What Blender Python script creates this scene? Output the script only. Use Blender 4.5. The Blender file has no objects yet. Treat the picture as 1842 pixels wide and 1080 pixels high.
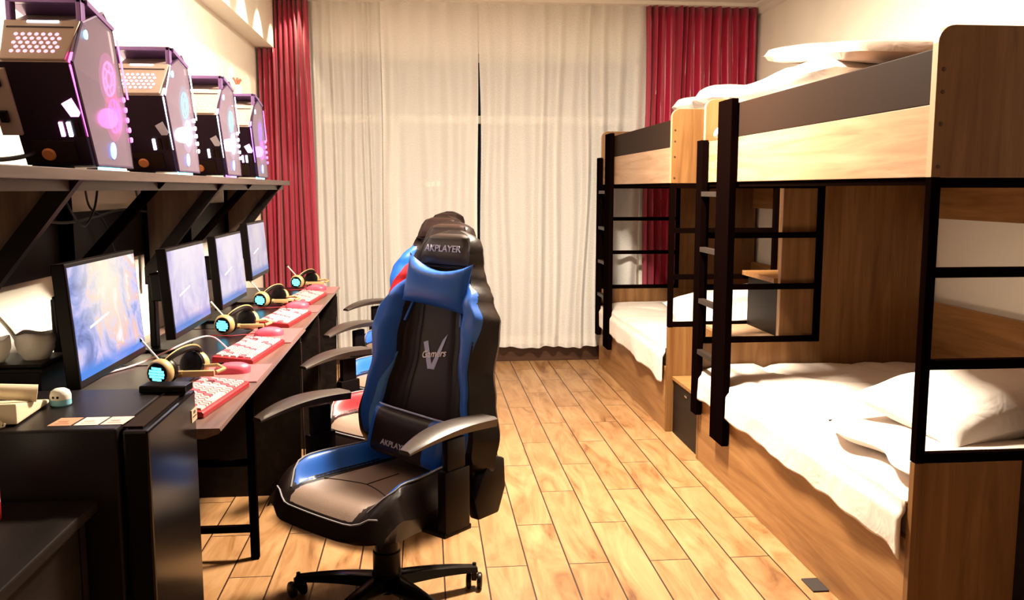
import bpy, bmesh, math, random
from mathutils import Vector, Matrix, noise
random.seed(7)
PI = math.pi
S = bpy.context.scene
COL = S.collection
# ------------------------------------------------------------------ camera
F_PX, W_PX = 1600.0, 1842.0
PITCH = math.atan(200 / F_PX); YAW = math.atan(157 * math.cos(PITCH) / F_PX)
cd = bpy.data.cameras.new('camera'); cam = bpy.data.objects.new('camera', cd); COL.objects.link(cam)
cd.sensor_width = 36; cd.lens = 36 * F_PX / W_PX; cd.clip_start = 0.05
cam.location = (0, 0, 1.38); cam.rotation_euler = (PI/2 - PITCH, 0, -YAW)
S.camera = cam
# ------------------------------------------------------------------ world, exposure
w = bpy.data.worlds.new('world'); S.world = w; w.use_nodes = True
bg = w.node_tree.nodes['Background']; bg.inputs[0].default_value = (.30, .32, .38, 1); bg.inputs[1].default_value = .02
S.view_settings.view_transform = 'Standard'; S.view_settings.look = 'None'
S.view_settings.exposure = 0.62; S.view_settings.gamma = 1; S.view_settings.use_curve_mapping = False
# ------------------------------------------------------------------ lights of the room
WARM = (1, .85, .66)
def area(name, loc, size, power, col=WARM, size_y=None, rot=(0, 0, 0), spread=180):
    d = bpy.data.lights.new(name, 'AREA'); d.energy = power; d.color = col; d.size = size
    if size_y: d.shape = 'RECTANGLE'; d.size_y = size_y
    d.spread = math.radians(spread)
    o = bpy.data.objects.new(name, d); o.location = loc; o.rotation_euler = rot; COL.objects.link(o); return o
area('ceiling_lamp_light', (.60, 3.80, 2.72), .36, 250)
def spot(loc, power, ang, blend=.25, rot=(0, 0, 0), col=(1, .82, .58)):
    d = bpy.data.lights.new('downlight_light', 'SPOT'); d.energy = power; d.color = col
    d.spot_size = math.radians(ang); d.spot_blend = blend; d.shadow_soft_size = .02
    o = bpy.data.objects.new('downlight_light', d); o.location = loc; o.rotation_euler = rot; COL.objects.link(o)
DOWN_Y = [6.81 - .53 * k for k in range(8)]
for yy in DOWN_Y: spot((-.9, yy, 2.785), 23 if yy < 6.5 else 14, 60, .12, (0, math.radians(12), 0))

# ------------------------------------------------------------------ materials
def nodes(m): return m.node_tree.nodes, m.node_tree.links
def mat(name, col, rough=.5, metal=0, spec=.5, coat=0, emit=None, es=0, trans=0, alpha=1, sheen=0, bump=0, bscale=200):
    m = bpy.data.materials.new(name); m.use_nodes = True
    N, L = nodes(m); b = N['Principled BSDF']
    b.inputs['Base Color'].default_value = (*col, 1); b.inputs['Roughness'].default_value = rough
    b.inputs['Metallic'].default_value = metal; b.inputs['Specular IOR Level'].default_value = spec
    b.inputs['Coat Weight'].default_value = coat; b.inputs['Transmission Weight'].default_value = trans
    b.inputs['Alpha'].default_value = alpha; b.inputs['Sheen Weight'].default_value = sheen
    if emit: b.inputs['Emission Color'].default_value = (*emit, 1); b.inputs['Emission Strength'].default_value = es
    if bump:
        t = N.new('ShaderNodeTexCoord'); n = N.new('ShaderNodeTexNoise'); n.inputs['Scale'].default_value = bscale
        L.new(t.outputs['Object'], n.inputs['Vector'])
        bp = N.new('ShaderNodeBump'); bp.inputs['Strength'].default_value = bump; bp.inputs['Distance'].default_value = .002
        L.new(n.outputs['Fac'], bp.inputs['Height']); L.new(bp.outputs[0], b.inputs['Normal'])
    return m
def ramp(N, stops):
    r = N.new('ShaderNodeValToRGB'); e = r.color_ramp.elements
    while len(e) < len(stops): e.new(.5)
    for i, (p, c) in enumerate(stops): e[i].position = p; e[i].color = (*c, 1)
    return r
def wood(name, dark, mid, light, axis='Z', rough=.42, sc=1.0, spec=.4):
    m = bpy.data.materials.new(name); m.use_nodes = True
    N, L = nodes(m); b = N['Principled BSDF']; b.inputs['Roughness'].default_value = rough; b.inputs['Specular IOR Level'].default_value = spec
    t = N.new('ShaderNodeTexCoord'); mp = N.new('ShaderNodeMapping')
    s = {'X': (1.2, 16, 16), 'Y': (16, 1.2, 16), 'Z': (16, 16, 1.2)}[axis]
    mp.inputs['Scale'].default_value = [v * sc for v in s]
    L.new(t.outputs['Object'], mp.inputs['Vector'])
    n = N.new('ShaderNodeTexNoise'); n.inputs['Scale'].default_value = 1.0; n.inputs['Detail'].default_value = 8; n.inputs['Roughness'].default_value = .62; n.inputs['Distortion'].default_value = .9
    L.new(mp.outputs[0], n.inputs['Vector'])
    r = ramp(N, [(.30, dark), (.50, mid), (.68, light)])
    L.new(n.outputs['Fac'], r.inputs[0])
    # long dark streaks and knots
    mp2 = N.new('ShaderNodeMapping'); mp2.inputs['Scale'].default_value = [v * sc * .55 for v in s]; mp2.inputs['Location'].default_value = (3.1, 1.7, 5.3)
    L.new(t.outputs['Object'], mp2.inputs['Vector'])
    n2 = N.new('ShaderNodeTexNoise'); n2.inputs['Scale'].default_value = 1.6; n2.inputs['Detail'].default_value = 3; n2.inputs['Distortion'].default_value = 1.5
    L.new(mp2.outputs[0], n2.inputs['Vector'])
    r2 = ramp(N, [(.32, (.62, .54, .48)), (.46, (1, 1, 1)), (1, (1, 1, 1))]); L.new(n2.outputs['Fac'], r2.inputs[0])
    mx = N.new('ShaderNodeMix'); mx.data_type = 'RGBA'; mx.blend_type = 'MULTIPLY'; mx.inputs[0].default_value = .6
    L.new(r.outputs[0], mx.inputs[6]); L.new(r2.outputs[0], mx.inputs[7]); L.new(mx.outputs[2], b.inputs['Base Color'])
    bp = N.new('ShaderNodeBump'); bp.inputs['Strength'].default_value = .06; bp.inputs['Distance'].default_value = .002
    L.new(n.outputs['Fac'], bp.inputs['Height']); L.new(bp.outputs[0], b.inputs['Normal'])
    return m
OAK = [(.20, .085, .025), (.29, .140, .048), (.37, .195, .075)]
oakY = wood('oak_along_y', *OAK, 'Y'); litoak = wood('lit_oak_board', (.25, .130, .068), (.35, .205, .115), (.43, .27, .165), 'Y', sc=.8); oakX = wood('oak_along_x', *OAK, 'X'); oakZ_shaded = wood('oak_along_z_shaded', *[tuple(c*f for c, f in zip(o, (.60, .57, .52))) for o in OAK], 'Z')  # light on side boards and shade on end panels put into the oak colours
deskwood = wood('desk_laminate', (.105, .060, .048), (.15, .09, .072), (.19, .12, .095), 'Y', rough=.30, spec=.8)
seatleather = mat('highlit_seat_leather', (.24, .165, .125), .40, 0, 1.0, bump=.2, bscale=200)  # lamp highlight on the dark seat put into a paler base colour
shelfwood = wood('shelf_laminate', (.045, .026, .022), (.065, .040, .034), (.085, .055, .045), 'Y', rough=.4)
gussetwood = wood('gusset_laminate', (.09, .05, .035), (.13, .075, .05), (.17, .10, .07), 'Z', rough=.5)
blackwood = wood('black_ash', (.004, .002, .002), (.008, .005, .004), (.014, .009, .008), 'Y', rough=.5, spec=.14)
blackmetal = mat('black_metal', (.0025, .001, .0008), .5, .0, 0)
guardgrey = mat('guard_grey', (.022, .012, .008), .6, spec=.04)
skirt = wood('dark_skirting', (.03, .012, .006), (.05, .02, .01), (.075, .035, .02), 'X', rough=.4)
edgetape = mat('edge_tape', (.42, .26, .15), .5)
def plaster(name, col, sc=3.0):
    m = mat(name, col, .85); N, L = nodes(m); b = N['Principled BSDF']
    t = N.new('ShaderNodeTexCoord'); n = N.new('ShaderNodeTexNoise'); n.inputs['Scale'].default_value = sc; n.inputs['Detail'].default_value = 4
    L.new(t.outputs['Object'], n.inputs['Vector'])
    r = ramp(N, [(.3, tuple(c * .93 for c in col)), (.7, col)]); L.new(n.outputs['Fac'], r.inputs[0]); L.new(r.outputs[0], b.inputs['Base Color'])
    n2 = N.new('ShaderNodeTexNoise'); n2.inputs['Scale'].default_value = 180; L.new(t.outputs['Object'], n2.inputs['Vector'])
    bp = N.new('ShaderNodeBump'); bp.inputs['Strength'].default_value = .08; bp.inputs['Distance'].default_value = .002
    L.new(n2.outputs['Fac'], bp.inputs['Height']); L.new(bp.outputs[0], b.inputs['Normal'])
    return m
wallm = plaster('wall_plaster', (.92, .87, .76)); ceilm = plaster('ceiling_paint', (.85, .80, .72))
def floor_mat():
    m = bpy.data.materials.new('plank_tiles'); m.use_nodes = True; N, L = nodes(m); b = N['Principled BSDF']
    t = N.new('ShaderNodeTexCoord'); sp = N.new('ShaderNodeSeparateXYZ'); L.new(t.outputs['Object'], sp.inputs[0])
    ax = N.new('ShaderNodeMath'); ax.operation = 'ADD'; ax.inputs[1].default_value = -.514 + .1535 * 40; L.new(sp.outputs['X'], ax.inputs[0])
    ay = N.new('ShaderNodeMath'); ay.operation = 'ADD'; ay.inputs[1].default_value = -3.114 + .3975 + .795 * 10; L.new(sp.outputs['Y'], ay.inputs[0])
    cb = N.new('ShaderNodeCombineXYZ'); L.new(ay.outputs[0], cb.inputs['X']); L.new(ax.outputs[0], cb.inputs['Y'])
    bk = N.new('ShaderNodeTexBrick'); bk.offset = .5; bk.offset_frequency = 2; bk.squash = 1
    bk.inputs['Scale'].default_value = 1; bk.inputs['Brick Width'].default_value = .795; bk.inputs['Row Height'].default_value = .1535
    bk.inputs['Mortar Size'].default_value = .0030; bk.inputs['Mortar Smooth'].default_value = .15; bk.inputs['Bias'].default_value = 0
    bk.inputs['Color1'].default_value = (0, 0, 0, 1); bk.inputs['Color2'].default_value = (1, 1, 1, 1); bk.inputs['Mortar'].default_value = (.5, .5, .5, 1)
    L.new(cb.outputs[0], bk.inputs['Vector'])
    # grain, shifted per plank
    sc = N.new('ShaderNodeVectorMath'); sc.operation = 'MULTIPLY'; sc.inputs[1].default_value = (9, 1.7, 1); L.new(t.outputs['Object'], sc.inputs[0])
    sh = N.new('ShaderNodeVectorMath'); sh.operation = 'MULTIPLY_ADD'; sh.inputs[1].default_value = (13, 7, 5)
    L.new(bk.outputs['Color'], sh.inputs[0]); L.new(sc.outputs[0], sh.inputs[2])
    n = N.new('ShaderNodeTexNoise'); n.inputs['Scale'].default_value = 1.1; n.inputs['Detail'].default_value = 9; n.inputs['Distortion'].default_value = 1.4; n.inputs['Roughness'].default_value = .6
    L.new(sh.outputs[0], n.inputs['Vector'])
    r = ramp(N, [(.28, (.12, .048, .014)), (.40, (.25, .122, .045)), (.54, (.33, .180, .077)), (.74, (.40, .24, .115))]); L.new(n.outputs['Fac'], r.inputs[0])
    tn = ramp(N, [(0, (.86, .83, .80)), (1, (1, 1, 1))]); L.new(bk.outputs['Color'], tn.inputs[0])
    m1 = N.new('ShaderNodeMix'); m1.data_type = 'RGBA'; m1.blend_type = 'MULTIPLY'; m1.inputs[0].default_value = 1
    L.new(r.outputs[0], m1.inputs[6]); L.new(tn.outputs[0], m1.inputs[7])
    m2 = N.new('ShaderNodeMix'); m2.data_type = 'RGBA'; L.new(bk.outputs['Fac'], m2.inputs[0]); L.new(m1.outputs[2], m2.inputs[6]); m2.inputs[7].default_value = (.022, .006, .002, 1)
    L.new(m2.outputs[2], b.inputs['Base Color'])
    b.inputs['Roughness'].default_value = .42; b.inputs['Specular IOR Level'].default_value = .45
    bp = N.new('ShaderNodeBump'); bp.invert = True; bp.inputs['Strength'].default_value = .5; bp.inputs['Distance'].default_value = .004
    L.new(bk.outputs['Fac'], bp.inputs['Height']); L.new(bp.outputs[0], b.inputs['Normal'])
    return m
floorm = floor_mat()
def satin(name, col, rough=.35):
    m = mat(name, col, rough, 0, .6, sheen=.3); N, L = nodes(m); b = N['Principled BSDF']
    t = N.new('ShaderNodeTexCoord'); mp = N.new('ShaderNodeMapping'); mp.inputs['Scale'].default_value = (60, 60, 2); L.new(t.outputs['Object'], mp.inputs[0])
    n = N.new('ShaderNodeTexNoise'); n.inputs['Scale'].default_value = 2; L.new(mp.outputs[0], n.inputs['Vector'])
    bp = N.new('ShaderNodeBump'); bp.inputs['Strength'].default_value = .25; bp.inputs['Distance'].default_value = .003
    L.new(n.outputs['Fac'], bp.inputs['Height']); L.new(bp.outputs[0], b.inputs['Normal']); return m
redcloth = satin('red_satin', (.40, .006, .045))
def sheer_mat():
    m = bpy.data.materials.new('sheer_voile'); m.use_nodes = True; N, L = nodes(m); N.remove(N['Principled BSDF']); out = N['Material Output']
    d = N.new('ShaderNodeBsdfDiffuse'); d.inputs[0].default_value = (.97, .95, .92, 1)
    tl = N.new('ShaderNodeBsdfTranslucent'); tl.inputs[0].default_value = (.95, .93, .89, 1)
    tr = N.new('ShaderNodeBsdfTransparent'); tr.inputs[0].default_value = (1, 1, 1, 1)
    a = N.new('ShaderNodeMixShader'); a.inputs[0].default_value = .28; L.new(d.outputs[0], a.inputs[1]); L.new(tl.outputs[0], a.inputs[2])
    # fine weave: vertical threads
    t = N.new('ShaderNodeTexCoord'); mp = N.new('ShaderNodeMapping'); mp.inputs['Scale'].default_value = (120, 120, .6); L.new(t.outputs['UV'], mp.inputs[0])
    n = N.new('ShaderNodeTexNoise'); n.inputs['Scale'].default_value = 1; L.new(mp.outputs[0], n.inputs['Vector'])
    r = N.new('ShaderNodeMapRange'); r.inputs[1].default_value = .3; r.inputs[2].default_value = .7; r.inputs[3].default_value = .14; r.inputs[4].default_value = .32; L.new(n.outputs['Fac'], r.inputs[0])
    x = N.new('ShaderNodeMixShader'); L.new(r.outputs[0], x.inputs[0]); L.new(a.outputs[0], x.inputs[1]); L.new(tr.outputs[0], x.inputs[2])
    L.new(x.outputs[0], out.inputs[0]); return m
sheerm = sheer_mat()
def cloth(name, col, sc=9, st=.25):
    m = mat(name, col, .8, sheen=.2); N, L = nodes(m); b = N['Principled BSDF']
    t = N.new('ShaderNodeTexCoord'); n = N.new('ShaderNodeTexNoise'); n.inputs['Scale'].default_value = sc; n.inputs['Detail'].default_value = 3; n.inputs['Distortion'].default_value = .7
    L.new(t.outputs['Object'], n.inputs['Vector'])
    bp = N.new('ShaderNodeBump'); bp.inputs['Strength'].default_value = st; bp.inputs['Distance'].default_value = .03
    L.new(n.outputs['Fac'], bp.inputs['Height']); L.new(bp.outputs[0], b.inputs['Normal']); return m
sheet = cloth('white_cotton', (.70, .61, .54)); pillowm = cloth('pillow_cotton', (.80, .74, .69), 7, .35)
mattm = cloth('mattress_ticking', (.62, .50, .40), 20, .1)
leather = mat('black_brown_leather', (.008, .0035, .003), .38, 0, .32, bump=.15, bscale=260)
leatherc = mat('brown_black_leather', (.017, .007, .005), .40, 0, .32, bump=.12, bscale=260)
blueL = mat('blue_leather', (.014, .105, .48), .36, 0, .5, bump=.1, bscale=260)
blueL2 = mat('light_blue_leather', (.10, .30, .72), .38)
redL = mat('red_leather', (.42, .010, .016), .38, 0, .5, bump=.1, bscale=260)
redL2 = mat('light_red_leather', (.6, .05, .06), .38)
plast = mat('black_plastic', (.005, .003, .003), .36, 0, .16)
gloss = mat('glossy_black', (.004, .003, .003), .2, 0, .35)
padm = mat('arm_pad', (.035, .024, .02), .34, 0, .7)
chrome = mat('chrome', (.7, .7, .7), .2, 1)
logoW = mat('logo_white', (.92, .88, .90), .5); logoG = mat('logo_grey_blue', (.46, .50, .74), .5); silver = mat('silver_print', (.50, .48, .58), .5)
pipe = mat('piping', (.25, .24, .26), .4)
pink = mat('pink_plastic', (.52, .07, .12), .4); redp = mat('red_plastic', (.30, .008, .014), .4); keyW = mat('pale_keycap', (.58, .38, .37), .45); keyR = mat('rose_keycap', (.50, .09, .12), .45); keyB = mat('dark_keycap', (.12, .02, .03), .4)
gold = mat('gold_plastic', (.50, .35, .16), .35, .2)
cyanE = mat('cyan_light', (.1, .6, .8), .3, emit=(.10, .62, .85), es=2.2)
creamM = mat('cream_metal', (.40, .29, .25), .4, .2)
darkp = mat('dark_perforated_metal', (.016, .005, .016), .3, .3)
white = mat('white_plastic', (.85, .82, .76), .4); cream = mat('cream_plastic', (.80, .68, .48), .4)
paper = mat('white_paper', (.96, .93, .90), .8)
bluegl = mat('cyan_plastic', (.25, .62, .80), .4)
# ------------------------------------------------------------------ mesh builder
class MB:
    def __init__(s): s.v = []; s.f = []; s.uv = None
    def add(s, vs, fs):
        n = len(s.v); s.v += [tuple(p) for p in vs]; s.f += [tuple(i + n for i in f) for f in fs]; return s
    def box(s, x0, x1, y0, y1, z0, z1, b=0.0, M=None):
        x0, x1 = min(x0, x1), max(x0, x1); y0, y1 = min(y0, y1), max(y0, y1); z0, z1 = min(z0, z1), max(z0, z1)
        bm = bmesh.new(); bmesh.ops.create_cube(bm, size=1)
        for v in bm.verts: v.co = Vector(((x0+x1)/2 + v.co.x*(x1-x0), (y0+y1)/2 + v.co.y*(y1-y0), (z0+z1)/2 + v.co.z*(z1-z0)))
        if b > 0: bmesh.ops.bevel(bm, geom=bm.edges[:], offset=min(b, .45*min(x1-x0, y1-y0, z1-z0)), segments=2, affect='EDGES', profile=.6)
        return s._bm(bm, M)
    def _bm(s, bm, M=None):
        bm.verts.ensure_lookup_table(); vs = [(M @ v.co) if M else v.co.copy() for v in bm.verts]
        s.add(vs, [[v.index for v in f.verts] for f in bm.faces]) if not bm.verts or True else 0
        bm.free(); return s
    def prism(s, pts, axis, a, b, bev=0, M=None):      # polygon in the other two axes, extruded a..b along axis
        bm = bmesh.new()
        def P(p, t): return {'X': (t, p[0], p[1]), 'Y': (p[0], t, p[1]), 'Z': (p[0], p[1], t)}[axis]
        A = [bm.verts.new(P(p, a)) for p in pts]; B = [bm.verts.new(P(p, b)) for p in pts]
        bm.faces.new(A); bm.faces.new(B[::-1]); n = len(pts)
        for i in range(n): bm.faces.new((A[i], B[i], B[(i+1) % n], A[(i+1) % n]))
        bmesh.ops.recalc_face_normals(bm, faces=bm.faces[:])
        if bev: bmesh.ops.bevel(bm, geom=bm.edges[:], offset=bev, segments=2, affect='EDGES', profile=.6)
        bm.verts.index_update(); return s._bm(bm, M)
    def tube(s, path, r, n=8, cap=True):
        P = [Vector(p) for p in path]; R = r if isinstance(r, (list, tuple)) else [r] * len(P); vs = []; fs = []
        t0 = (P[1]-P[0]).normalized(); u = t0.orthogonal().normalized()
        for i, p in enumerate(P):
            t = (P[min(i+1, len(P)-1)] - P[max(i-1, 0)]).normalized(); u = (u - t*u.dot(t)); u = u.normalized() if u.length > 1e-6 else t.orthogonal().normalized(); w_ = t.cross(u)
            for k in range(n): a = 2*PI*k/n; vs.append(p + (u*math.cos(a) + w_*math.sin(a))*R[i])
        for i in range(len(P)-1):
            for k in range(n): a = i*n+k; b = i*n+(k+1) % n; fs.append((a, b, b+n, a+n))
        if cap: fs.append(tuple(range(n))[::-1]); fs.append(tuple(range((len(P)-1)*n, len(P)*n)))
        return s.add(vs, fs)
    def lathe(s, prof, n=24, M=None):                  # prof = (r, z) list about local Z
        vs = []; fs = []
        for r, z in prof:
            for k in range(n): a = 2*PI*k/n; p = Vector((r*math.cos(a), r*math.sin(a), z)); vs.append(M @ p if M else p)
        for i in range(len(prof)-1):
            for k in range(n): a = i*n+k; b = i*n+(k+1) % n; fs.append((a, b, b+n, a+n))
        fs.append(tuple(range(n))[::-1]); fs.append(tuple(range((len(prof)-1)*n, len(prof)*n)))
        return s.add(vs, fs)
    def grid(s, nu, nv, fn, closed=False):
        vs = [fn(i/nu, j/nv) for j in range(nv+1) for i in range(nu + (0 if closed else 1))]; w_ = nu if closed else nu+1; fs = []
        for j in range(nv):
            for i in range(nu):
                a = j*w_+i; b = j*w_+((i+1) % w_ if closed else i+1); fs.append((a, b, b+w_, a+w_))
        return s.add(vs, fs)
    def build(s, name, m, parent=None, smooth=False, org=None, uv=False):
        me = bpy.data.meshes.new(name)
        o3 = Vector(org) if org else Vector((0, 0, 0))
        me.from_pydata([Vector(p) - o3 for p in s.v], [], s.f)
        me.materials.append(m)
        bm = bmesh.new(); bm.from_mesh(me)
        bmesh.ops.recalc_face_normals(bm, faces=bm.faces[:])
        if smooth:
            for e in bm.edges: e.smooth = e.calc_face_angle(0) < math.radians(40)
            for f in bm.faces: f.smooth = True
        bm.to_mesh(me); bm.free(); me.update()
        o = bpy.data.objects.new(name, me); COL.objects.link(o)
        if parent: o.parent = parent
        return o
def tag(o, label=None, cat=None, group=None, kind=None):
    if label: o['label'] = label
    if cat: o['category'] = cat
    if group: o['group'] = group
    if kind: o['kind'] = kind
    return o
def thing(name, label, cat, loc=(0, 0, 0), rz=0, group=None):
    o = bpy.data.objects.new(name, None); COL.objects.link(o); o.location = loc; o.rotation_euler = (0, 0, rz); o.empty_display_size = .05
    return tag(o, label, cat, group)
def solo(mb, name, m, label, cat, loc, group=None, smooth=False):
    o = mb.build(name, m, None, smooth, org=loc); o.location = loc; return tag(o, label, cat, group)
def dup(root, loc, rz=None, label=None, group=None):
    r = root.copy(); COL.objects.link(r); r.location = loc
    if rz is not None: r.rotation_euler = (0, 0, rz)
    if label: r['label'] = label
    if group: r['group'] = group
    def rec(a, b):
        for ch in list(a.children):
            c = ch.copy(); COL.objects.link(c); c.parent = b; rec(ch, c)
    rec(root, r); return r
def struct(name, mb, m, smooth=False):
    o = mb.build(name, m, None, smooth); o['kind'] = 'structure'; return o
def solidify(o, t, off=0):
    md = o.modifiers.new('thickness', 'SOLIDIFY'); md.thickness = t; md.offset = off; return o
def text_mesh(txt, size, m, name, parent, M, depth=.0008, shear=0, xs=1.0):
    c = bpy.data.curves.new(name, 'FONT'); c.body = txt; c.size = size; c.extrude = depth; c.align_x = 'CENTER'; c.align_y = 'CENTER'; c.shear = shear; c.offset = size*.012
    o = bpy.data.objects.new('tmp', c); COL.objects.link(o)
    bpy.context.view_layer.update()
    dg = bpy.context.evaluated_depsgraph_get(); me = bpy.data.meshes.new_from_object(o.evaluated_get(dg)); bpy.data.objects.remove(o)
    for v in me.vertices: v.co = M @ Vector((v.co.x*xs, v.co.y, v.co.z))
    me.materials.clear(); me.materials.append(m); me.name = name
    r = bpy.data.objects.new(name, me); COL.objects.link(r); r.parent = parent; return r
def lerp(keys, t):
    if t <= keys[0][0]: return keys[0][1]
    for (a, p), (b, q) in zip(keys, keys[1:]):
        if t <= b: k = (t-a)/(b-a); k = k*k*(3-2*k); return p + (q-p)*k
    return keys[-1][1]
def sm(a, b, t):
    t = max(0, min(1, (t-a)/(b-a))); return t*t*(3-2*t)

# ================================================================== ROOM
XL, XR, YF, ZC = -1.23, 2.62, 7.05, 2.80
struct('floor', MB().box(-1.4, 2.8, -3.2, 7.3, -.1, 0), floorm)
struct('ceiling', MB().box(-1.4, 2.8, -3.2, 7.3, ZC, ZC+.1), ceilm)
struct('wall_left', MB().box(XL-.12, XL, -3.2, 7.05, 0, ZC), wallm)
struct('wall_right', MB().box(XR, XR+.12, -3.2, 7.05, 0, ZC), wallm)
struct('wall_back', MB().box(XL-.12, XR+.12, -3.2, -3.08, 0, ZC), wood('bounce_cutting_wood', (.05, .02, .01), (.08, .035, .018), (.11, .05, .025), 'Z'))  # unseen end of the room, its wood made dark to cut bounced light
WX0, WX1, WZ0, WZ1 = -.84, 1.72, .14, 2.415
far = MB().box(XL-.12, WX0, YF, YF+.2, 0, ZC).box(WX1, XR+.12, YF, YF+.2, 0, ZC).box(WX0, WX1, YF, YF+.2, WZ1, ZC).box(WX0, WX1, YF, YF+.2, 0, WZ0)
struct('wall_far', far, wallm)
struct('trim_beam', MB().box(XL, -1.10, 0, 6.93, 2.415, ZC), wallm)
struct('trim_cornice', MB().prism([(XR, ZC), (XR, ZC-.07), (XR-.015, ZC-.06), (XR-.03, ZC-.03), (XR-.07, ZC-.012), (XR-.07, ZC)], 'Y', -1.0, 7.0), ceilm)
struct('trim_curtain_rail', MB().box(-1.08, 2.60, 6.86, 7.02, 2.775, ZC), ceilm)
struct('baseboard_far', MB().box(XL, XR, YF-.022, YF-.001, 0, .135, .004), skirt)
struct('baseboard_left', MB().box(XL, XL+.015, 0, YF, 0, .09, .003), skirt)
winf = mat('window_frame', (.55, .50, .44), .4)
wo = struct('window_1', MB().box(WX0, WX1, YF+.06, YF+.11, WZ0, WZ0+.05).box(WX0, WX1, YF+.06, YF+.11, WZ1-.05, WZ1).box(WX0, WX0+.05, YF+.06, YF+.11, WZ0, WZ1).box(WX1-.05, WX1, YF+.06, YF+.11, WZ0, WZ1)
     .box(WX0, WX1, YF+.055, YF+.112, 1.89, 1.95).box(.36, .41, YF+.05, YF+.115, WZ0, 1.9).box(-.25, -.20, YF+.06, YF+.11, WZ0, 1.9).box(1.03, 1.08, YF+.06, YF+.11, WZ0, 1.9), winf)
glassw = mat('window_glass', (.95, .97, 1), .01, 0, .1, trans=1); glassw.node_tree.nodes['Principled BSDF'].inputs['IOR'].default_value = 1.03
MB().box(WX0, WX1, YF+.083, YF+.089, WZ0, WZ1).build('window_glass', glassw, wo)
# curtain with irregular folds -------------------------------------------------
def curtain(x0b, x1b, x0t, x1t, y, z0, z1, nf, amp, seed, nz=24, hemwave=.0, per=14):
    rnd = random.Random(seed); nx = int(nf*per)
    ph = [0]
    for k in range(nf): ph.append(ph[-1] + rnd.uniform(.55, 1.5))
    ph = [p/ph[-1] for p in ph]; am = [rnd.uniform(.55, 1.15) for _ in range(nf)]
    def fn(u, v):
        k = 0
        while k < nf-1 and ph[k+1] < u: k += 1
        t = (u-ph[k])/(ph[k+1]-ph[k]); a = amp*am[k]*(.75+.25*v)
        uu = u + .006*math.sin(9*v+seed+7*u)
        x = (x0t+(x1t-x0t)*uu)*(1-v) + (x0b+(x1b-x0b)*uu)*v
        yy = y - a*(.5-.5*math.cos(2*PI*t)) + .25*a*math.sin(5*v*PI*.5+k*1.7)*math.sin(2*PI*t)
        return (x, yy, z1 + (z0-z1)*v + (hemwave*math.sin(u*nf*2.1+seed) if v == 1 else 0))
    m = MB().grid(nx, nz, fn); m.nx = nx; m.nz = nz; return m
def cur_obj(m, name, matl, label, loc, th, group=None, uv=False):
    o = solo(m, name, matl, label, 'curtain', loc, group, smooth=True)
    if uv:
        ul = o.data.uv_layers.new(name='UVMap'); w_ = m.nx+1
        for lp in o.data.loops: i = lp.vertex_index; ul.data[lp.index].uv = ((i % w_)/m.nx*2.0, (i//w_)/m.nz*2.6)
    if th: solidify(o, th)
    return o
def split_x(x0, x1): return ((x0+x1)/2, 6.95, .12)
cur_obj(curtain(-.83, -.285, -.85, -.285, 7.0, .12, 2.775, 8, .042, 3), 'sheer_curtain', sheerm, 'tightly gathered sheer cream curtain panel beside the left red curtain', split_x(-.82, -.30), 0, None, True)
cur_obj(curtain(-.315, .405, -.315, .415, 6.950, .12, 2.775, 5, .045, 5), 'sheer_curtain', sheerm, 'sheer cream curtain panel just left of the narrow dark gap', split_x(-.3, .41), 0, None, True)
cur_obj(curtain(.44, 1.66, .425, 1.75, 6.965, .125, 2.775, 10, .06, 11, hemwave=.008, per=20), 'sheer_curtain', sheerm, 'widest sheer curtain panel, right of the narrow dark gap', split_x(.43, 1.72), 0, None, True)
cur_obj(curtain(-1.10, -.80, -1.095, -.85, 6.94, .10, 2.775, 7, .08, 21, per=16), 'red_curtain', redcloth, 'dark red satin curtain gathered behind the far end of the desks', split_x(-1.09, -.83), .003)
cur_obj(curtain(-1.215, -1.085, -1.215, -1.085, 6.90, .10, 2.41, 4, .07, 25, per=16), 'red_curtain', redcloth, 'bright red narrow curtain strip hanging under the beam at the left wall', split_x(-1.21, -1.10), .003)
cur_obj(curtain(1.72, 2.60, 1.72, 2.60, 6.95, .10, 2.775, 14, .085, 31, per=14), 'red_curtain', redcloth, 'crimson satin curtain hanging behind the bunk beds at the right wall', split_x(1.73, 2.6), .003)
# red sign outside in the dark
sg = thing('neon_sign', 'small red lit sign glowing outside behind the sheer curtain', 'sign', (.10, 11.0, 1.44))
MB().box(-.11, .11, 0, .04, -.05, .05, .01).build('sign_box', mat('sign_back', (.1, .005, .005), .5), sg)
MB().box(-.09, -.035, -.01, 0, -.03, .03).box(-.02, .03, -.01, 0, -.03, .03).box(.045, .09, -.01, 0, -.03, .03).build('lit_characters', mat('sign_red', (1, .05, .05), .5, emit=(1, .05, .03), es=7), sg)
MB().tube([(0, .02, -.05), (0, .02, -1.44)], .02).build('sign_post', blackmetal, sg)
# ceiling lamps (out of frame above) and downlights
for k, (lx, ly) in enumerate([(.60, 3.80)]):
    t = thing('ceiling_lamp', 'square ceiling lamp above the chairs', 'lamp', (lx, ly, ZC))
    MB().box(-.27, .27, -.27, .27, -.05, 0, .01).build('lamp_body', white, t)
    MB().box(-.25, .25, -.25, .25, -.058, -.05).build('diffuser', mat('lamp_diffuser', (1, .95, .85), .5, emit=(1, .85, .65), es=4), t)
for k, yy in enumerate(DOWN_Y[:10]):
    t = thing('downlight', 'round recessed downlight in the row beside the beam', 'lamp', (-.9, yy, ZC), 0, 'downlights beside the left beam')
    MB().lathe([(.045, -.004), (.045, 0), (.036, 0), (.036, -.004)], 20).build('trim_ring', white, t, True)

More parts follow.
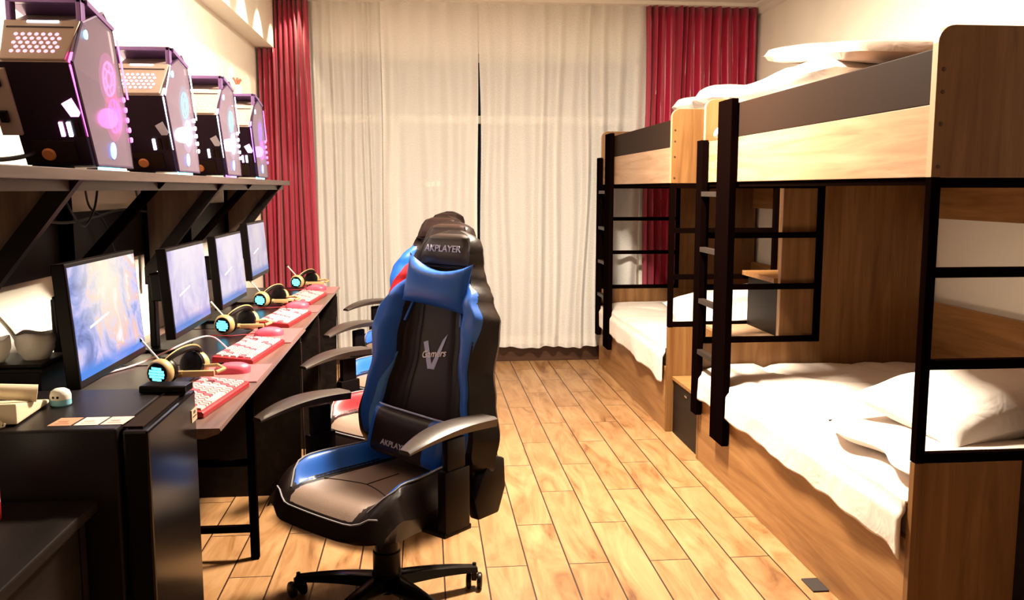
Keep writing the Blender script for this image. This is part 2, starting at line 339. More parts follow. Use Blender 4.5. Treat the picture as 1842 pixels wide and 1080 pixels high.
# ================================================================== BUNK BEDS
def bunk(name, label, x0, y0, y1, org_label=None):
    # x0 = aisle face, y0 near end, y1 far end, XB = back
    XB = 2.585; T = .026
    R = thing(name, label, 'bunk bed', (x0, y0, 0)); O = (x0, y0, 0)
    def B(mb, n, m, p=R, sm_=False): return mb.build(n, m, p, sm_, org=O)
    for k, (ya, yb) in enumerate([(y0, y0+T), (y1-T, y1)]):
        if k == 0 and y0 < 3:
            B(MB().box(x0, 1.70, ya, yb, 0, .605, .002), 'lower_end_panel', oakZ_shaded)
            B(MB().box(1.70, XB, ya, yb, 0, .605, .002), 'dark_end_panel', blackwood)
        else: B(MB().box(x0, XB, ya, yb, 0, .605, .002), 'lower_end_panel', oakZ_shaded)
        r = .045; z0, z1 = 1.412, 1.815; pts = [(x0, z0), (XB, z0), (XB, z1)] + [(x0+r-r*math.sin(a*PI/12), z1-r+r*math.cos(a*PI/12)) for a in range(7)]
        up = B(MB().prism(pts, 'Y', ya, yb), 'upper_end_panel', oakZ_shaded)
        pe = MB(); out = [(x0, z0)] + [(x0+r-r*math.cos(a*PI/12), z1-r+r*math.sin(a*PI/12)) for a in range(7)] + [(XB, z1)]
        inn = [(x0-.0015, z0)] + [(x0+r-(r+.0015)*math.cos(a*PI/12), z1-r+(r+.0015)*math.sin(a*PI/12)) for a in range(7)] + [(XB, z1+.0015)]
        for i in range(len(out)-1): pe.prism([inn[i], inn[i+1], out[i+1], out[i]], 'Y', ya, yb)
        B(pe, 'edge_band', edgetape, up)
        sc = MB()
        for zz in (1.44, 1.555, 1.64, 1.70):
            sc.lathe([(.0, 0), (.006, 0), (.0055, .0015), (0, .002)], 12, Matrix.Translation((x0+.018, ya, zz)) @ Matrix.Rotation(PI/2, 4, 'X'))
        if k == 0: B(sc, 'screw_caps', skirt, up)
        # black grille
        gx1 = x0 + .625; t = .028; g = MB(); yc0, yc1 = (ya-.002, yb+.002)
        B(MB().box(x0, x0+t, yc0, yc1, .606, 1.411, .002), 'grille_post', blackmetal)
        B(MB().box(gx1-t, gx1, yc0, yc1, .606, 1.411, .002), 'grille_post', blackmetal)
        for zz in (.606, .875, 1.135, 1.383): B(MB().box(x0+t, gx1-t, yc0+.002, yc1-.002, zz, zz+.028, .002), 'grille_bar', blackmetal)
        B(MB().box(gx1, XB, ya, yb, .605, 1.411), 'end_wood_panel', oakZ_shaded)
    # plinth and side boards
    B(MB().box(x0+.002, x0+.024, y0+T, y1-T, 0, .37, .002), 'plinth_board', oakY)
    B(MB().box(x0+.024, XB, y0+T, y1-T, .30, .33), 'lower_deck', oakY)
    B(MB().box(x0+.002, x0+.024, y0+T, y1-T, 1.412, 1.608, .002), 'side_board', litoak)
    B(MB().box(x0+.002, x0+.022, y0+T, y1-.46, 1.608, 1.757, .003), 'guard_board', guardgrey)
    B(MB().box(x0+.024, XB, y0+T, y1-T, 1.415, 1.44), 'upper_deck', oakY)
    B(MB().box(x0+.01, x0+.04, y0+T, y1-T, 1.39, 1.412), 'side_rail', blackmetal)
    B(MB().box(XB-.022, XB, y0+T, y1-T, .33, .81, .002), 'lower_back_board', oakY)
    B(MB().box(XB-.022, XB, y0+T, y1-T, 1.232, 1.75, .002), 'upper_back_board', oakY)
    # ladder
    L0 = B(MB().box(x0-.034, x0-.002, y1-.49, y1-.33+.02, .205, 1.775, .003), 'ladder_rail', blackmetal)
    L0.scale = (1, 1, 1)
    B(MB().box(x0-.034, x0-.002, y1-.085, y1+.0, .25, 1.615, .003), 'ladder_rail', blackmetal)
    for zz in (1.355, 1.085, .83, .575):
        B(MB().box(x0-.034, x0-.004, y1-.32, y1-.085, zz-.012, zz+.012, .002), 'ladder_rung', mat('rung_metal', (.05, .035, .03), .4) if False else rungm)
    return R
rungm = mat('rung_metal', (.022, .014, .011), .45, spec=.3)
bunk('bunk_bed', 'nearest oak bunk bed with black ladder and guard board', 1.375, 2.325, 4.345)
bunk('bunk_bed', 'farther oak bunk bed standing next to the window curtains', 1.355, 4.85, 6.83)
# --- mattresses and bedding
def mattress(x0, x1, y0, y1, z0, z1, label):
    t = thing('mattress', label, 'mattress', ((x0+x1)/2, (y0+y1)/2, z0)); O = t.location
    MB().box(x0, x1, y0, y1, z0, z1, .03).build('mattress_core', mattm, t, True, org=O)
    p = MB()
    for zz in (z0+.015, z1-.015):
        p.tube([(x0+.02, y0, zz), (x1-.02, y0, zz), (x1, y0+.02, zz), (x1, y1-.02, zz), (x1-.02, y1, zz), (x0+.02, y1, zz), (x0, y1-.02, zz), (x0, y0+.02, zz), (x0+.02, y0, zz)], .006, 6)
    p.build('piping', pipe, t, True, org=O); return t
mattress(1.40, 2.56, 2.36, 4.31, .331, .455, 'mattress under the white sheet on the lower deck of the nearest bunk')
mattress(1.38, 2.56, 4.885, 6.795, .331, .455, 'mattress under the white sheet on the lower deck of the farther bunk')
mattress(1.405, 2.56, 2.36, 4.31, 1.441, 1.57, 'mattress on the upper deck of the nearest bunk')
mattress(1.385, 2.56, 4.885, 6.795, 1.441, 1.57, 'mattress on the upper deck of the farther bunk')
def drape(x0, x1, y0, y1, ztop, hem, label, loc, seed=0, amp=.012, sag=None):
    # cloth: lies on the mattress and hangs over the aisle edge; u 0..1 = y, v: 0 hem .. .3 edge .. 1 back
    def fn(u, v):
        y = y0+(y1-y0)*u; e = .30
        n1 = noise.noise(Vector((u*5+seed, v*4, seed))); n2 = noise.noise(Vector((u*16+seed, v*9, 3.3+seed)))
        cr = abs(noise.noise(Vector((u*3.5+v*3+seed, v*2-u*2, 9+seed))))
        if v < e:
            k = v/e; h = hem(u); r = .035
            z = h + (ztop-r*.3-h)*k; x = x0 - .004 + .006*math.sin(u*23+seed)*(1-k) + .008*n1*(1-k) + r*.5*sm(.75, 1, k)
            z += .012*n2*(1-k)
            return (x, y, z)
        k = (v-e)/(1-e); x = x0+.012+(x1-x0-.012)*k; z = ztop + amp*(n1*1.3+.5*n2) + .035*sm(.0, .12, k)*.6 - .022*math.exp(-(cr/.06)**2)*sm(0, .2, k)
        if sag: z += sag(u, k)
        return (x, y, z)
    o = solo(MB().grid(90, 60, fn), 'bed_sheet', sheet, label, 'bed sheet', loc, None, True)
    return solidify(o, .008, 0)
drape(1.361, 2.53, 2.358, 4.30, .475, lambda u: .335 - .03*math.exp(-((u-.0)/.03)**2) - .05*sm(.93, 1, u)*0 + .0*u, 'white sheet draped over the lower mattress of the nearest bunk', (1.9, 3.3, .455), 1.0)
drape(1.341, 2.53, 4.89, 6.79, .475, lambda u: .295 + .03*u - .02*math.exp(-((u-.05)/.05)**2), 'white sheet draped over the lower mattress of the farther bunk', (1.9, 5.8, .455), 4.2)
def cushion(name, label, cat, loc, a, b, h, rx=0, ry=0, rz=0, m=None, seed=0, pinch=.12, cre=.5, group=None, pw=.55):
    M = Matrix.Translation(loc) @ Matrix.Rotation(rz, 4, 'Z') @ Matrix.Rotation(ry, 4, 'Y') @ Matrix.Rotation(rx, 4, 'X')
    mb = MB()
    for sgn in (1, -1):
        def fn(u, v, sgn=sgn):
            s, t = 2*u-1, 2*v-1
            px = s*a*(1-pinch*(1-t*t)*abs(s)**3*.8); py = t*b*(1-pinch*(1-s*s)*abs(t)**3*.8)
            d = max(0, (1-abs(s)**2.6))*max(0, (1-abs(t)**2.6))
            nn = noise.noise(Vector((s*2.2+seed, t*2.2, seed+sgn)))*.25*cre + noise.noise(Vector((s*6+seed, t*5, seed-sgn)))*.1*cre
            z = sgn*h*(d**pw)*(1+nn)
            if sgn < 0: z *= .75
            return tuple(M @ Vector((px, py, z)))
        mb.grid(28, 22, fn)
    return mb
def pillow(label, loc, a, b, h, rx=0, ry=0, rz=0, seed=0, m=None, group=None):
    return solo(cushion('pillow', label, 'pillow', loc, a, b, h, rx, ry, rz, seed=seed), 'pillow', m or pillowm, label, 'pillow', loc, group, True)
pillow('puffy white pillow on the lower mattress of the nearest bunk', (1.86, 2.80, .655), .33, .24, .105, math.radians(8), math.radians(-6), math.radians(12), 1.3)
pillow('white pillow tilted on the lower mattress of the farther bunk', (1.86, 5.30, .655), .37, .25, .095, math.radians(14), math.radians(-10), math.radians(-8), 2.1)
# folded duvet under the near pillow
def heap(name, label, cat, loc, sx, sy, sz, seed, m=sheet, layers=3, rz=0):
    mb = MB(); M = Matrix.Translation(loc) @ Matrix.Rotation(rz, 4, 'Z')
    for k in range(layers):
        zc = sz*(k+.5)/layers; hh = sz/layers*.56; off = Vector(((k % 2)*.02, -.015*k, 0))
        for sgn in (1, -1):
            def fn(u, v, sgn=sgn, k=k):
                s, t = 2*u-1, 2*v-1; d = max(0, 1-abs(s)**5)*max(0, 1-abs(t)**5)
                n1 = noise.noise(Vector((s*1.6+seed+k, t*1.6, seed)))
                x = s*sx*(1+.05*math.sin(t*5+k+seed)); y = t*sy*(1+.05*math.sin(s*4+k*2+seed))
                return tuple(M @ (Vector((x, y, zc + sgn*hh*d**.4 + .25*sz*n1*(d**.5)*(1 if k == layers-1 and sgn > 0 else .25))) + off))
            mb.grid(30, 24, fn)
    return solo(mb, name, m, label, cat, loc, None, True)
heap('folded_duvet', 'thin folded white duvet beneath the pillow of the nearest lower bed', 'duvet', (1.95, 2.72, .508), .52, .30, .075, 5.5, layers=1)
# upper deck bedding
tan = cloth('tan_blanket', (.30, .185, .12), 8, .3)
heap('folded_duvet', 'bright white folded duvet heaped on the upper deck of the nearest bunk', 'duvet', (1.76, 3.72, 1.582), .30, .54, .28, 2.5, layers=3)
solo(cushion('pillow', '', '', (1.74, 3.42, 1.90), .27, .46, .05, math.radians(7), 0, 0, seed=4.4, pinch=.04, cre=.3, pw=.22), 'pillow', tan, 'flat beige pillow topping the heap on the nearest upper deck', 'pillow', (1.74, 3.42, 1.90), None, True)
pillow('crumpled beige-grey pillow beside the guard board under the flat beige one', (1.66, 2.86, 1.70), .24, .30, .10, math.radians(6), 0, math.radians(6), 7.7, cloth('beige_cotton', (.33, .24, .18), 12, .5))
heap('folded_duvet', 'white duvet bulging above the near end panel of the farther upper deck', 'duvet', (2.03, 5.28, 1.585), .46, .34, .36, 8.1, layers=3)
rl = MB().tube([(1.41+.004*math.sin(k), 4.0+.035*k, 1.645 + .004*math.cos(k*1.3)) for k in range(9)], [.012, .024, .028, .027, .026, .027, .026, .022, .01], 12)
solo(rl, 'rolled_sheet', sheet, 'rolled white sheet end resting on the side board between the ladder rails', 'bed sheet', (1.42, 4.1, 1.61), None, True)
# storage between the bunks
cb = thing('bedside_cabinet', 'dark and oak storage cabinet filling the gap between the two bunks', 'cabinet', (1.385, 4.352, 0)); O = cb.location
MB().box(1.392, 1.56, 4.36, 4.84, 0, .305, .002).build('step_box', blackwood, cb, org=O)
MB().box(1.385, 1.565, 4.352, 4.845, .305, .325, .002).build('step_top', oakX, cb, org=O)
MB().box(1.566, 2.58, 4.36, 4.84, 0, .60).build('cabinet_body', oakX, cb, org=O)
MB().box(1.566, 2.58, 4.352, 4.845, .60, .618, .001).build('cabinet_top', edgetape, cb, org=O)
MB().box(1.81, 2.58, 4.39, 4.84, .619, .90).build('upper_box', blackwood, cb, org=O)
MB().box(1.775, 2.58, 4.385, 4.845, .90, .925, .001).build('shelf_board', oakX, cb, org=O)
MB().box(1.80, 2.58, 4.352, 4.384, .619, 1.40, .001).build('front_panel', oakZ_shaded, cb, org=O)
MB().box(1.796, 1.80, 4.352, 4.384, .619, 1.40).build('edge_band', edgetape, cb, org=O)
h = MB().box(1.384, 1.392, 4.56, 4.60, .262, .272, .002).build('handle', chrome, cb, org=O); h['label'] = 'small chrome handle'
# dark floor piece near the bunk foot
solo(MB().box(1.315, 1.372, 2.80, 2.90, 0, .006, .001), 'floor_drain', mat('drain_black', (.02, .015, .015), .5), 'small black square cover on the floor beside the nearest bunk plinth', 'drain cover', (1.345, 2.85, 0))
#@@CHAIRS
# ================================================================== GAMING CHAIRS
def gaming_chair(label, loc, rz, colA, colB, group, lumbar=True, headp=True, arm_shift=0):
    R_ = thing('gaming_chair', label, 'chair', loc, rz, group)
    def B(mb, n, m, p=R_, s_=True): return mb.build(n, m, p, s_)
    # --- five star base
    hub = MB().lathe([(.0, .055), (.045, .055), (.052, .07), (.05, .115), (.036, .125), (0, .125)], 24)
    B(hub, 'base_hub', plast)
    for k in range(5):
        a = math.radians(20 + 72*k) - rz
        leg = MB(); n = 10; rows = []
        for i in range(n+1):
            t = i/n; r = .035 + .285*t; z = .112 - .004*t - .028*t*t; wd = .037 - .015*t; hh = .040 - .020*t
            rows.append([(r, -wd, z-hh), (r, -wd*.75, z-.004), (r, 0, z+.003), (r, wd*.75, z-.004), (r, wd, z-hh), (r, 0, z-hh)])
        vs = [p for row in rows for p in row]; fs = []
        for i in range(n):
            for j in range(6): p = i*6+j; q = i*6+(j+1) % 6; fs.append((p, q, q+6, p+6))
        fs.append(tuple(range(6))); fs.append(tuple(range(n*6, n*6+6)))
        ca, sa = math.cos(a), math.sin(a)
        leg.add([(x*ca - y*sa, x*sa + y*ca, z) for x, y, z in vs], fs)
        B(leg, 'base_leg', gloss)
        cx_, cy_ = .315*ca, .315*sa; tw = a + 1.1 + k*.7
        M0 = Matrix.Translation((cx_, cy_, 0)) @ Matrix.Rotation(tw, 4, 'Z')
        fork = MB().box(-.020, .020, -.009, .009, .030, .066, .004, M0).tube([(cx_, cy_, .05), (cx_, cy_, .088)], .007)
        c = B(fork, 'caster', plast)
        for sg_ in (-1, 1):
            Mw = M0 @ Matrix.Translation((-.010, sg_*.019, .0285)) @ Matrix.Rotation(PI/2, 4, 'X')
            wm = MB().lathe([(0, -.0085), (.022, -.0085), (.0275, -.005), (.0285, 0), (.0275, .005), (.022, .0085), (0, .0085)], 20, Mw)
            B(wm, 'wheel', plast, c)
    B(MB().lathe([(0, .10), (.046, .10), (.046, .19), (.041, .195), (.041, .26), (.036, .265), (.036, .335), (0, .335)], 24), 'gas_lift', plast)
    B(MB().box(-.14, .13, -.10, .10, .27, .345, .012).box(-.20, -.05, -.06, .06, .26, .33, .01).tube([(.02, .08, .335), (.02, .22, .33), (.02, .27, .345)], .006), 'tilt_mechanism', plast)
    # --- seat
    def seat_w(x): return lerp([(-.25, .225), (-.1, .245), (.1, .272), (.24, .285), (.315, .275)], x)
    def seat_z(x, s):
        a_ = abs(s); bol = .062*sm(.60, .80, a_) - .10*sm(.84, 1.0, a_)**1.4
        bol *= lerp([(-.25, .6), (-.1, 1), (.14, 1), (.27, .45), (.31, .25)], x)
        fr = -.050*sm(.20, .315, x)**1.7 - .03*sm(.285, .315, x)**2
        return .445 - .02*max(0, 0) - .012*math.cos(a_*1.4) + bol + fr
    def rc(x, s): return .045*sm(.45, 1.0, abs(s))*sm(.02, .315, x)
    nx, ns = 34, 36
    m = MB()
    def ftop(u, v):
        x = -.25 + .565*v; s = 2*u-1; return (x - rc(x, s), s*seat_w(x), seat_z(x, s))
    m.grid(ns, nx, ftop)
    def fbot(u, v):
        x = -.25+.565*v; s = 2*u-1; wd = seat_w(x)*(1-.06*(1 if 0 < u < 1 and 0 < v < 1 else 0)); a_ = abs(s)
        return (x - rc(x, s) - (.03*sm(.2, .31, x) if 0 < u < 1 and v < 1 else 0), s*wd, (seat_z(x, s)-.001 if a_ > .999 or v > .999 or v < .001 else .318 + .030*a_**6 + .012*sm(.18, .315, x)))
    m.grid(ns, nx, fbot)
    bm = None
    so = B(m, 'seat', leather)
    def seat_patch(s0, s1, x0, x1, name, mt, off=.004, s0f=None, s1f=None):
        q = MB()
        def fn(u, v):
            x = x0+(x1-x0)*v; a = s0f(x) if s0f else s0; b = s1f(x) if s1f else s1; s = a+(b-a)*u
            ed = min(sm(0, .08, u), sm(0, .08, 1-u), sm(0, .05, v), sm(0, .05, 1-v)); return (x - rc(x, s), s*seat_w(x), seat_z(x, s) - .002 + off*ed)
        q.grid(14, 26, fn); return B(q, name, mt, so)
    seat_patch(-.58, .58, -.24, .285, 'seat_centre_panel', seatleather, .006)
    for sg_ in (-1, 1):
        seat_patch(sg_*.61, sg_*.83, -.22, .245, 'seat_side_panel', colA, .004, s1f=lambda x, g=sg_: g*lerp([(-.22, .80), (.1, .83), (.2, .80), (.245, .63)], x))
        sp_ = MB().tube([(x - rc(x, lerp([(-.22, .82), (.1, .85), (.2, .82), (.25, .64)], x)), sg_*seat_w(x)*lerp([(-.22, .82), (.1, .85), (.2, .82), (.25, .64)], x), seat_z(x, lerp([(-.22, .82), (.1, .85), (.2, .82), (.25, .64)], x))+.002) for x in [-.22+.47*i/16 for i in range(17)]], .0028, 6)
        B(sp_, 'piping', pipe, so)
    B(MB().tube([(.288-rc(.288, k/9*.86), seat_w(.288)*.86*k/9, seat_z(.288, k/9*.86)+.002) for k in range(-9, 10)], .0028, 6), 'piping', pipe, so)
    B(MB().tube([(-.06, 0, seat_z(-.06, 0)+.004), (.08, 0, seat_z(.08, 0)+.0045)], .0022, 6).tube([(.08+.05*abs(k/6)**1.5, .15*k/6, seat_z(.1, k/6*.5)+.0042) for k in range(-6, 7)], .0022, 6), 'seam', plast, so)
    # --- backrest
    TL = math.radians(9.5); up = Vector((-math.sin(TL), 0, math.cos(TL))); nn = Vector((math.cos(TL), 0, math.sin(TL))); B0 = Vector((-.215, 0, .425)); LB = .822
    WK = [(0, .25), (.07, .30), (.18, .312), (.32, .280), (.44, .258), (.555, .268), (.635, .262), (.72, .215), (.80, .165), (.86, .142), (.93, .130), (.965, .112), (.99, .072), (1, .03)]
    def bw(v): return lerp(WK, v)
    def bol(v): return lerp([(0, .03), (.12, .075), (.35, .085), (.55, .095), (.68, .075), (.80, .03), (.9, .012), (1, 0)], v)
    def cen(v): return lerp([(0, .03), (.2, .052), (.5, .040), (.8, .045), (.88, .055), (.96, .045), (1, .01)], v)
    def cb_(v): return lerp([(0, .60), (.3, .62), (.5, .56), (.62, .52), (.74, .60), (.82, .82), (1, .9)], v)
    def depth(s, v):
        a_ = abs(s); c = cb_(v); return cen(v)*(1-.25*a_*a_) + bol(v)*sm(c-.16, min(c+.22, .93), a_) - (bol(v)*.75+cen(v)*.95)*sm(.86, 1.02, a_)**1.3
    def BP(s, v, off=0): return tuple(B0 + up*(LB*v) + Vector((0, s*bw(v), 0)) + nn*(depth(s, v)+off))
    def BK(s, v):
        a_ = abs(s); return tuple(B0 + up*(LB*v) + Vector((0, s*bw(v), 0)) + nn*((depth(1, v)) * a_**4 + (-.035 - .02*math.sin(v*PI))*(1-a_**4)))
    m = MB(); NV = 56
    def loop(u, v):
        if u < .62: return BP(-1 + 2*(u/.62), v)
        return BK(1 - 2*((u-.62)/.38), v)
    m.grid(60, NV, loop, closed=True)
    n0 = 60
    m.f.append(tuple(range(n0))); m.f.append(tuple(range(NV*n0, NV*n0+n0)))
    bk = B(m, 'backrest', leather)
    def patch(sf0, sf1, v0, v1, name, mt, off=.005, nu=14, nv=44, edge=.10):
        q = MB()
        def fn(u, v):
            vv = v0+(v1-v0)*v; a, b = sf0(vv), sf1(vv); s = a+(b-a)*u
            e = min(sm(0, edge, u), sm(0, edge, 1-u), sm(0, .05, v), sm(0, .05, 1-v)); return BP(s, vv, -.003 + off*e)
        q.grid(nu, nv, fn); return B(q, name, mt, bk)
    patch(lambda v: -.985*cb_(v)*.62, lambda v: .985*cb_(v)*.62, .10, .765, 'back_centre_panel', leatherc, .010)
    for g in (-1, 1):
        patch(lambda v: g*cb_(v)*.66, lambda v: g*(cb_(v)*.97), .10, .80, 'back_seam_panel', leatherc, .006, 6)
        # broad coloured wing: from the neck down to the hips, outer edge bulges at the shoulder
        inner = lambda v: g*(cb_(v)*1.0 + .01); outer = lambda v: g*min(.925, cb_(v) + lerp([(.08, .20), (.3, .24), (.5, .33), (.62, .40), (.74, .32), (.80, .10)], v))
        patch(inner, outer, .09, .80, 'back_side_panel', colA, .007, 12)
        patch(lambda v: g*(cb_(v)+.015), lambda v: g*(cb_(v)+lerp([(.09, .13), (.30, .10), (.47, .005)], v)), .10, .47, 'back_light_stripe', colB, .0105, 6, 20)
    patch(lambda v: -.86, lambda v: .86, .845, .985, 'headrest_panel', leatherc, .010, 20, 24, .12)
    B(MB().tube([BP(-.88+1.76*k/16, .838+.002*math.cos(k), .004) for k in range(17)], .003, 6), 'headrest_seam', plast, bk)
    # writing and emblem (a local frame: x = across to the viewer's right, y = up)
    def frame(v, off, s=0): return Matrix.Translation(Vector(BP(s, v, off))) @ Matrix(((0, up.x, nn.x, 0), (1, up.y, nn.y, 0), (0, up.z, nn.z, 0), (0, 0, 0, 1)))
    if headp: text_mesh('AKPLAYER', .032, silver, 'headrest_writing', bk, frame(.915, .0095), xs=1.12)
    E_ = frame(.475, .0085)
    vm = MB()
    for poly in ([(-.042, .030), (-.026, .036), (-.004, -.030), (-.014, -.055)], [(.046, .062), (.030, .044), (-.006, -.034), (-.012, -.056), (.006, -.048)]):
        vm.prism([(px_*1.25, py_*1.2) for px_, py_ in poly], 'Z', -.0006, .0008, M=E_)
    B(vm, 'back_emblem', logoG, bk, False)
    text_mesh('Gamers', .034, logoW, 'back_writing', bk, frame(.475, .0098) @ Matrix.Rotation(math.radians(9), 4, 'Z'), shear=.35, xs=1.05)
    # --- neck cushion with straps
    if headp:
        Mh = frame(.772, .045, .10) @ Matrix.Rotation(math.radians(-5), 4, 'Z')
        q = MB()
        for sg_ in (1, -1):
            def fn(u, v, sg_=sg_):
                s, t = 2*u-1, 2*v-1; a_, b_ = .150, .070
                x = s*a_*(1-.05*(1-t*t)); y = t*b_*(1-.42*(1-s*s)*max(0, t)) + .014*s*s*t - .010*(1-s*s)*(t < 0)*abs(t)
                d = max(0, 1-abs(s)**3)*max(0, 1-abs(t)**3); wr = .004*math.sin(s*26+t*4)*max(0, t)*(1-abs(s))
                return tuple(Mh @ Vector((x, y, sg_*.042*d**.6 + (wr if sg_ > 0 else 0))))
            q.grid(26, 18, fn)
        pil = B(q, 'neck_cushion', colA)
        st = MB()
        for g in (-1, 1): st.tube([BP(g*.48, .72, .012), BP(g*.49, .68, .008), BP(g*.5, .60, .008)], .006, 6)
        B(st.box(-.022, .022, -.012, .010, -.003, .004, .002, frame(.695, .012)), 'strap_tag', colA, pil)
    if lumbar:
        Ml = frame(.135, .085) @ Matrix.Rotation(math.radians(-6), 4, 'X') @ Matrix.Rotation(math.radians(-3), 4, 'Z')
        def lum(s0, s1, off=0.0):
            q = MB()
            for sg_ in (1, -1):
                def fn(u, v, sg_=sg_):
                    s = s0+(s1-s0)*u; t = 2*v-1; d = max(0, 1-abs(s)**6)*max(0, 1-abs(t)**5)
                    return tuple(Ml @ Vector((s*.165, t*.085*(1-.05*(1-s*s)), sg_*(.052+off)*d**.45)))
                q.grid(20, 16, fn)
            return q
        lu = B(lum(-.74, .74), 'lumbar_cushion', leatherc)
        for g in (-1, 1): B(lum(g*.74, g*1.0) if g > 0 else lum(-1, -.74), 'lumbar_end_panel', colA, lu)
        B(MB().tube([tuple(Ml @ Vector((.165*k/10, .081, .02*(1-(k/10)**6)))) for k in range(-10, 11)], .0035, 6), 'silver_piping', logoG, lu)
        text_mesh('AKPLAYER', .026, silver, 'lumbar_writing', lu, Ml @ Matrix.Translation((0, -.035, .0525)), xs=1.1)
    # hinge covers between seat and back
    for g in (-1, 1):
        B(MB().prism([(-.24, .32), (-.14, .32), (-.12, .39), (-.16, .46), (-.21, .52), (-.27, .50), (-.275, .40)], 'Y', g*.245, g*.285, .008), 'hinge_cover', plast)
    # --- armrests
    for g in (-1, 1):
        ar = B(MB().box(-.05, .07, g*.12, g*.335, .335, .352, .004).box(-.045, .065, g*.300, g*.335, .335, .54, .008).box(-.03, .05, g*.306, g*.330, .50, .635, .006), 'armrest', plast)
        q = MB(); n = 14; rows = []
        for i in range(n+1):
            t = i/n; x = -.10 + .365*t - (.05 if g > 0 else 0); wd = .040 + .010*math.sin(t*PI) - .016*t**4; zt = .672 + .012*math.sin(t*PI*.9) - .035*t**3; zb = zt - (.030 - .018*t**2)
            rows.append([(x, g*.318-wd, zt-.006), (x, g*.318-wd*.7, zt), (x, g*.318+wd*.7, zt), (x, g*.318+wd, zt-.006), (x, g*.318+wd*.9, zb), (x, g*.318-wd*.9, zb)])
        fs = [(i*6+j, i*6+(j+1) % 6, (i+1)*6+(j+1) % 6, (i+1)*6+j) for i in range(n) for j in range(6)] + [tuple(range(6)), tuple(range(n*6, n*6+6))]
        q.add([p for r_ in rows for p in r_], fs)
        B(q, 'arm_pad', padm, ar)
    return R_
G = 'gaming chairs in the row along the desks'
gaming_chair('nearest blue and black gaming chair with blue neck cushion and lumbar cushion', (-.14, 2.85, 0), math.radians(225), blueL, blueL2, G)
gaming_chair('gaming chair with red side panels, second in the row', (-.105, 3.72, 0), math.radians(228), redL, redL2, G, lumbar=False, headp=False)
gaming_chair('blue-sided gaming chair, third in the row, right behind the red one', (-.095, 4.57, 0), math.radians(235), blueL, blueL2, G, lumbar=False, headp=False)
gaming_chair('farthest blue-sided gaming chair, closest to the curtains', (-.085, 5.50, 0), math.radians(225), blueL, blueL2, G, lumbar=False, headp=False)
#@@LEFT
# ================================================================== DESKS, SHELF
def desk(label, y0, y1, xf, legs):
    t = thing('computer_desk', label, 'desk', (xf, (y0+y1)/2, 0), 0, 'long desks along the left wall'); O = t.location
    def B(mb, n, m, p=t, s_=False): return mb.build(n, m, p, s_, org=O)
    pts = [(xf-.045, .722), (xf-.006, .735), (xf, .742), (xf-.004, .75), (-1.205, .75), (-1.205, .722)]
    B(MB().prism([(p[0], p[1]) for p in pts], 'Y', y0, y1), 'desktop', deskwood)
    B(MB().box(-1.17, -1.15, y0+.05, y1-.05, .40, .72), 'modesty_panel', blackwood)
    B(MB().box(-.70, -.66, y0+.04, y1-.04, .685, .722), 'front_rail', blackmetal)
    for y, kind in legs:
        if kind == 'gable':
            g = B(MB().prism([(xf-.015, .72), (-1.17, .72), (-1.17, .02), (-1.10, 0), (xf-.07, 0), (xf-.03, .05)], 'Y', y-.014, y+.014), 'side_panel', blackwood)
            B(MB().box(xf-.0155, xf-.012, y-.012, y+.012, .10, .70), 'edge_strip', guardgrey, g)
        else:
            B(MB().box(-.665, -.635, y-.015, y+.015, 0, .72, .003), 'leg', blackmetal)
            B(MB().box(-1.13, -1.10, y-.015, y+.015, 0, .72, .003), 'leg', blackmetal)
            B(MB().box(-1.10, -.665, y-.012, y+.012, .105, .130, .002), 'stretcher', blackmetal)
            B(MB().box(-1.10, -.665, y-.012, y+.012, .36, .385, .002), 'stretcher', blackmetal)
    return t
desk('near desk with two computers, its end hidden by the black fridge', 2.36, 4.06, -.545, [(2.40, 'leg'), (3.28, 'leg'), (3.99, 'gable')])
desk('far desk with two computers, ending at the red curtain', 4.065, 5.80, -.552, [(4.72, 'gable'), (5.70, 'gable')])
sh = thing('wall_shelf', 'long brown shelf on triangular brackets carrying the computer towers', 'shelf', (-1.03, 3.6, 1.40)); O = sh.location
MB().box(-1.22, -.85, 1.15, 5.80, 1.402, 1.430, .002).build('shelf_board', shelfwood, sh, org=O)
MB().box(-.905, -.885, 1.15, 5.75, 1.375, 1.402).build('shelf_apron', shelfwood, sh, org=O)
MB().box(-1.222, -1.205, 1.15, 5.75, 1.10, 1.30, .002).build('back_board', blackwood, sh, org=O)
for y in (1.50, 2.36, 3.97, 5.55):
    g = MB().prism([(-.865, 1.40), (-1.205, 1.40), (-1.205, .975)], 'Y', y-.006, y+.006).build('gusset_panel', gussetwood, sh, org=O)
    d = Vector((-.34, -.425)).normalized(); nrm = Vector((-d.y, d.x))
    a, b = Vector((-.86, 1.402)), Vector((-1.205, .970)); q = [a, b, b+Vector((0, .075)), a+Vector((-.06, 0))]
    MB().prism([tuple(p) for p in q], 'Y', y-.02, y+.012).build('gusset_flange', blackwood, g, org=O)
    MB().box(-1.205, -1.185, y-.015, y+.015, .97, 1.40).build('wall_post', blackmetal, sh, org=O)
for y in (3.10, 4.62):
    a, b = Vector((-.865, 1.402)), Vector((-1.205, 1.03)); q = [a, b, b+Vector((0, .05)), a+Vector((-.045, 0))]
    MB().prism([tuple(p) for p in q], 'Y', y-.012, y+.012).build('brace', blackmetal, sh, org=O)
    MB().box(-1.205, -1.18, y-.028, y-.006, .97, 1.40).build('wall_post', blackmetal, sh, org=O)
    MB().box(-1.205, -1.18, y+.018, y+.034, .97, 1.40).build('wall_post', blackmetal, sh, org=O)
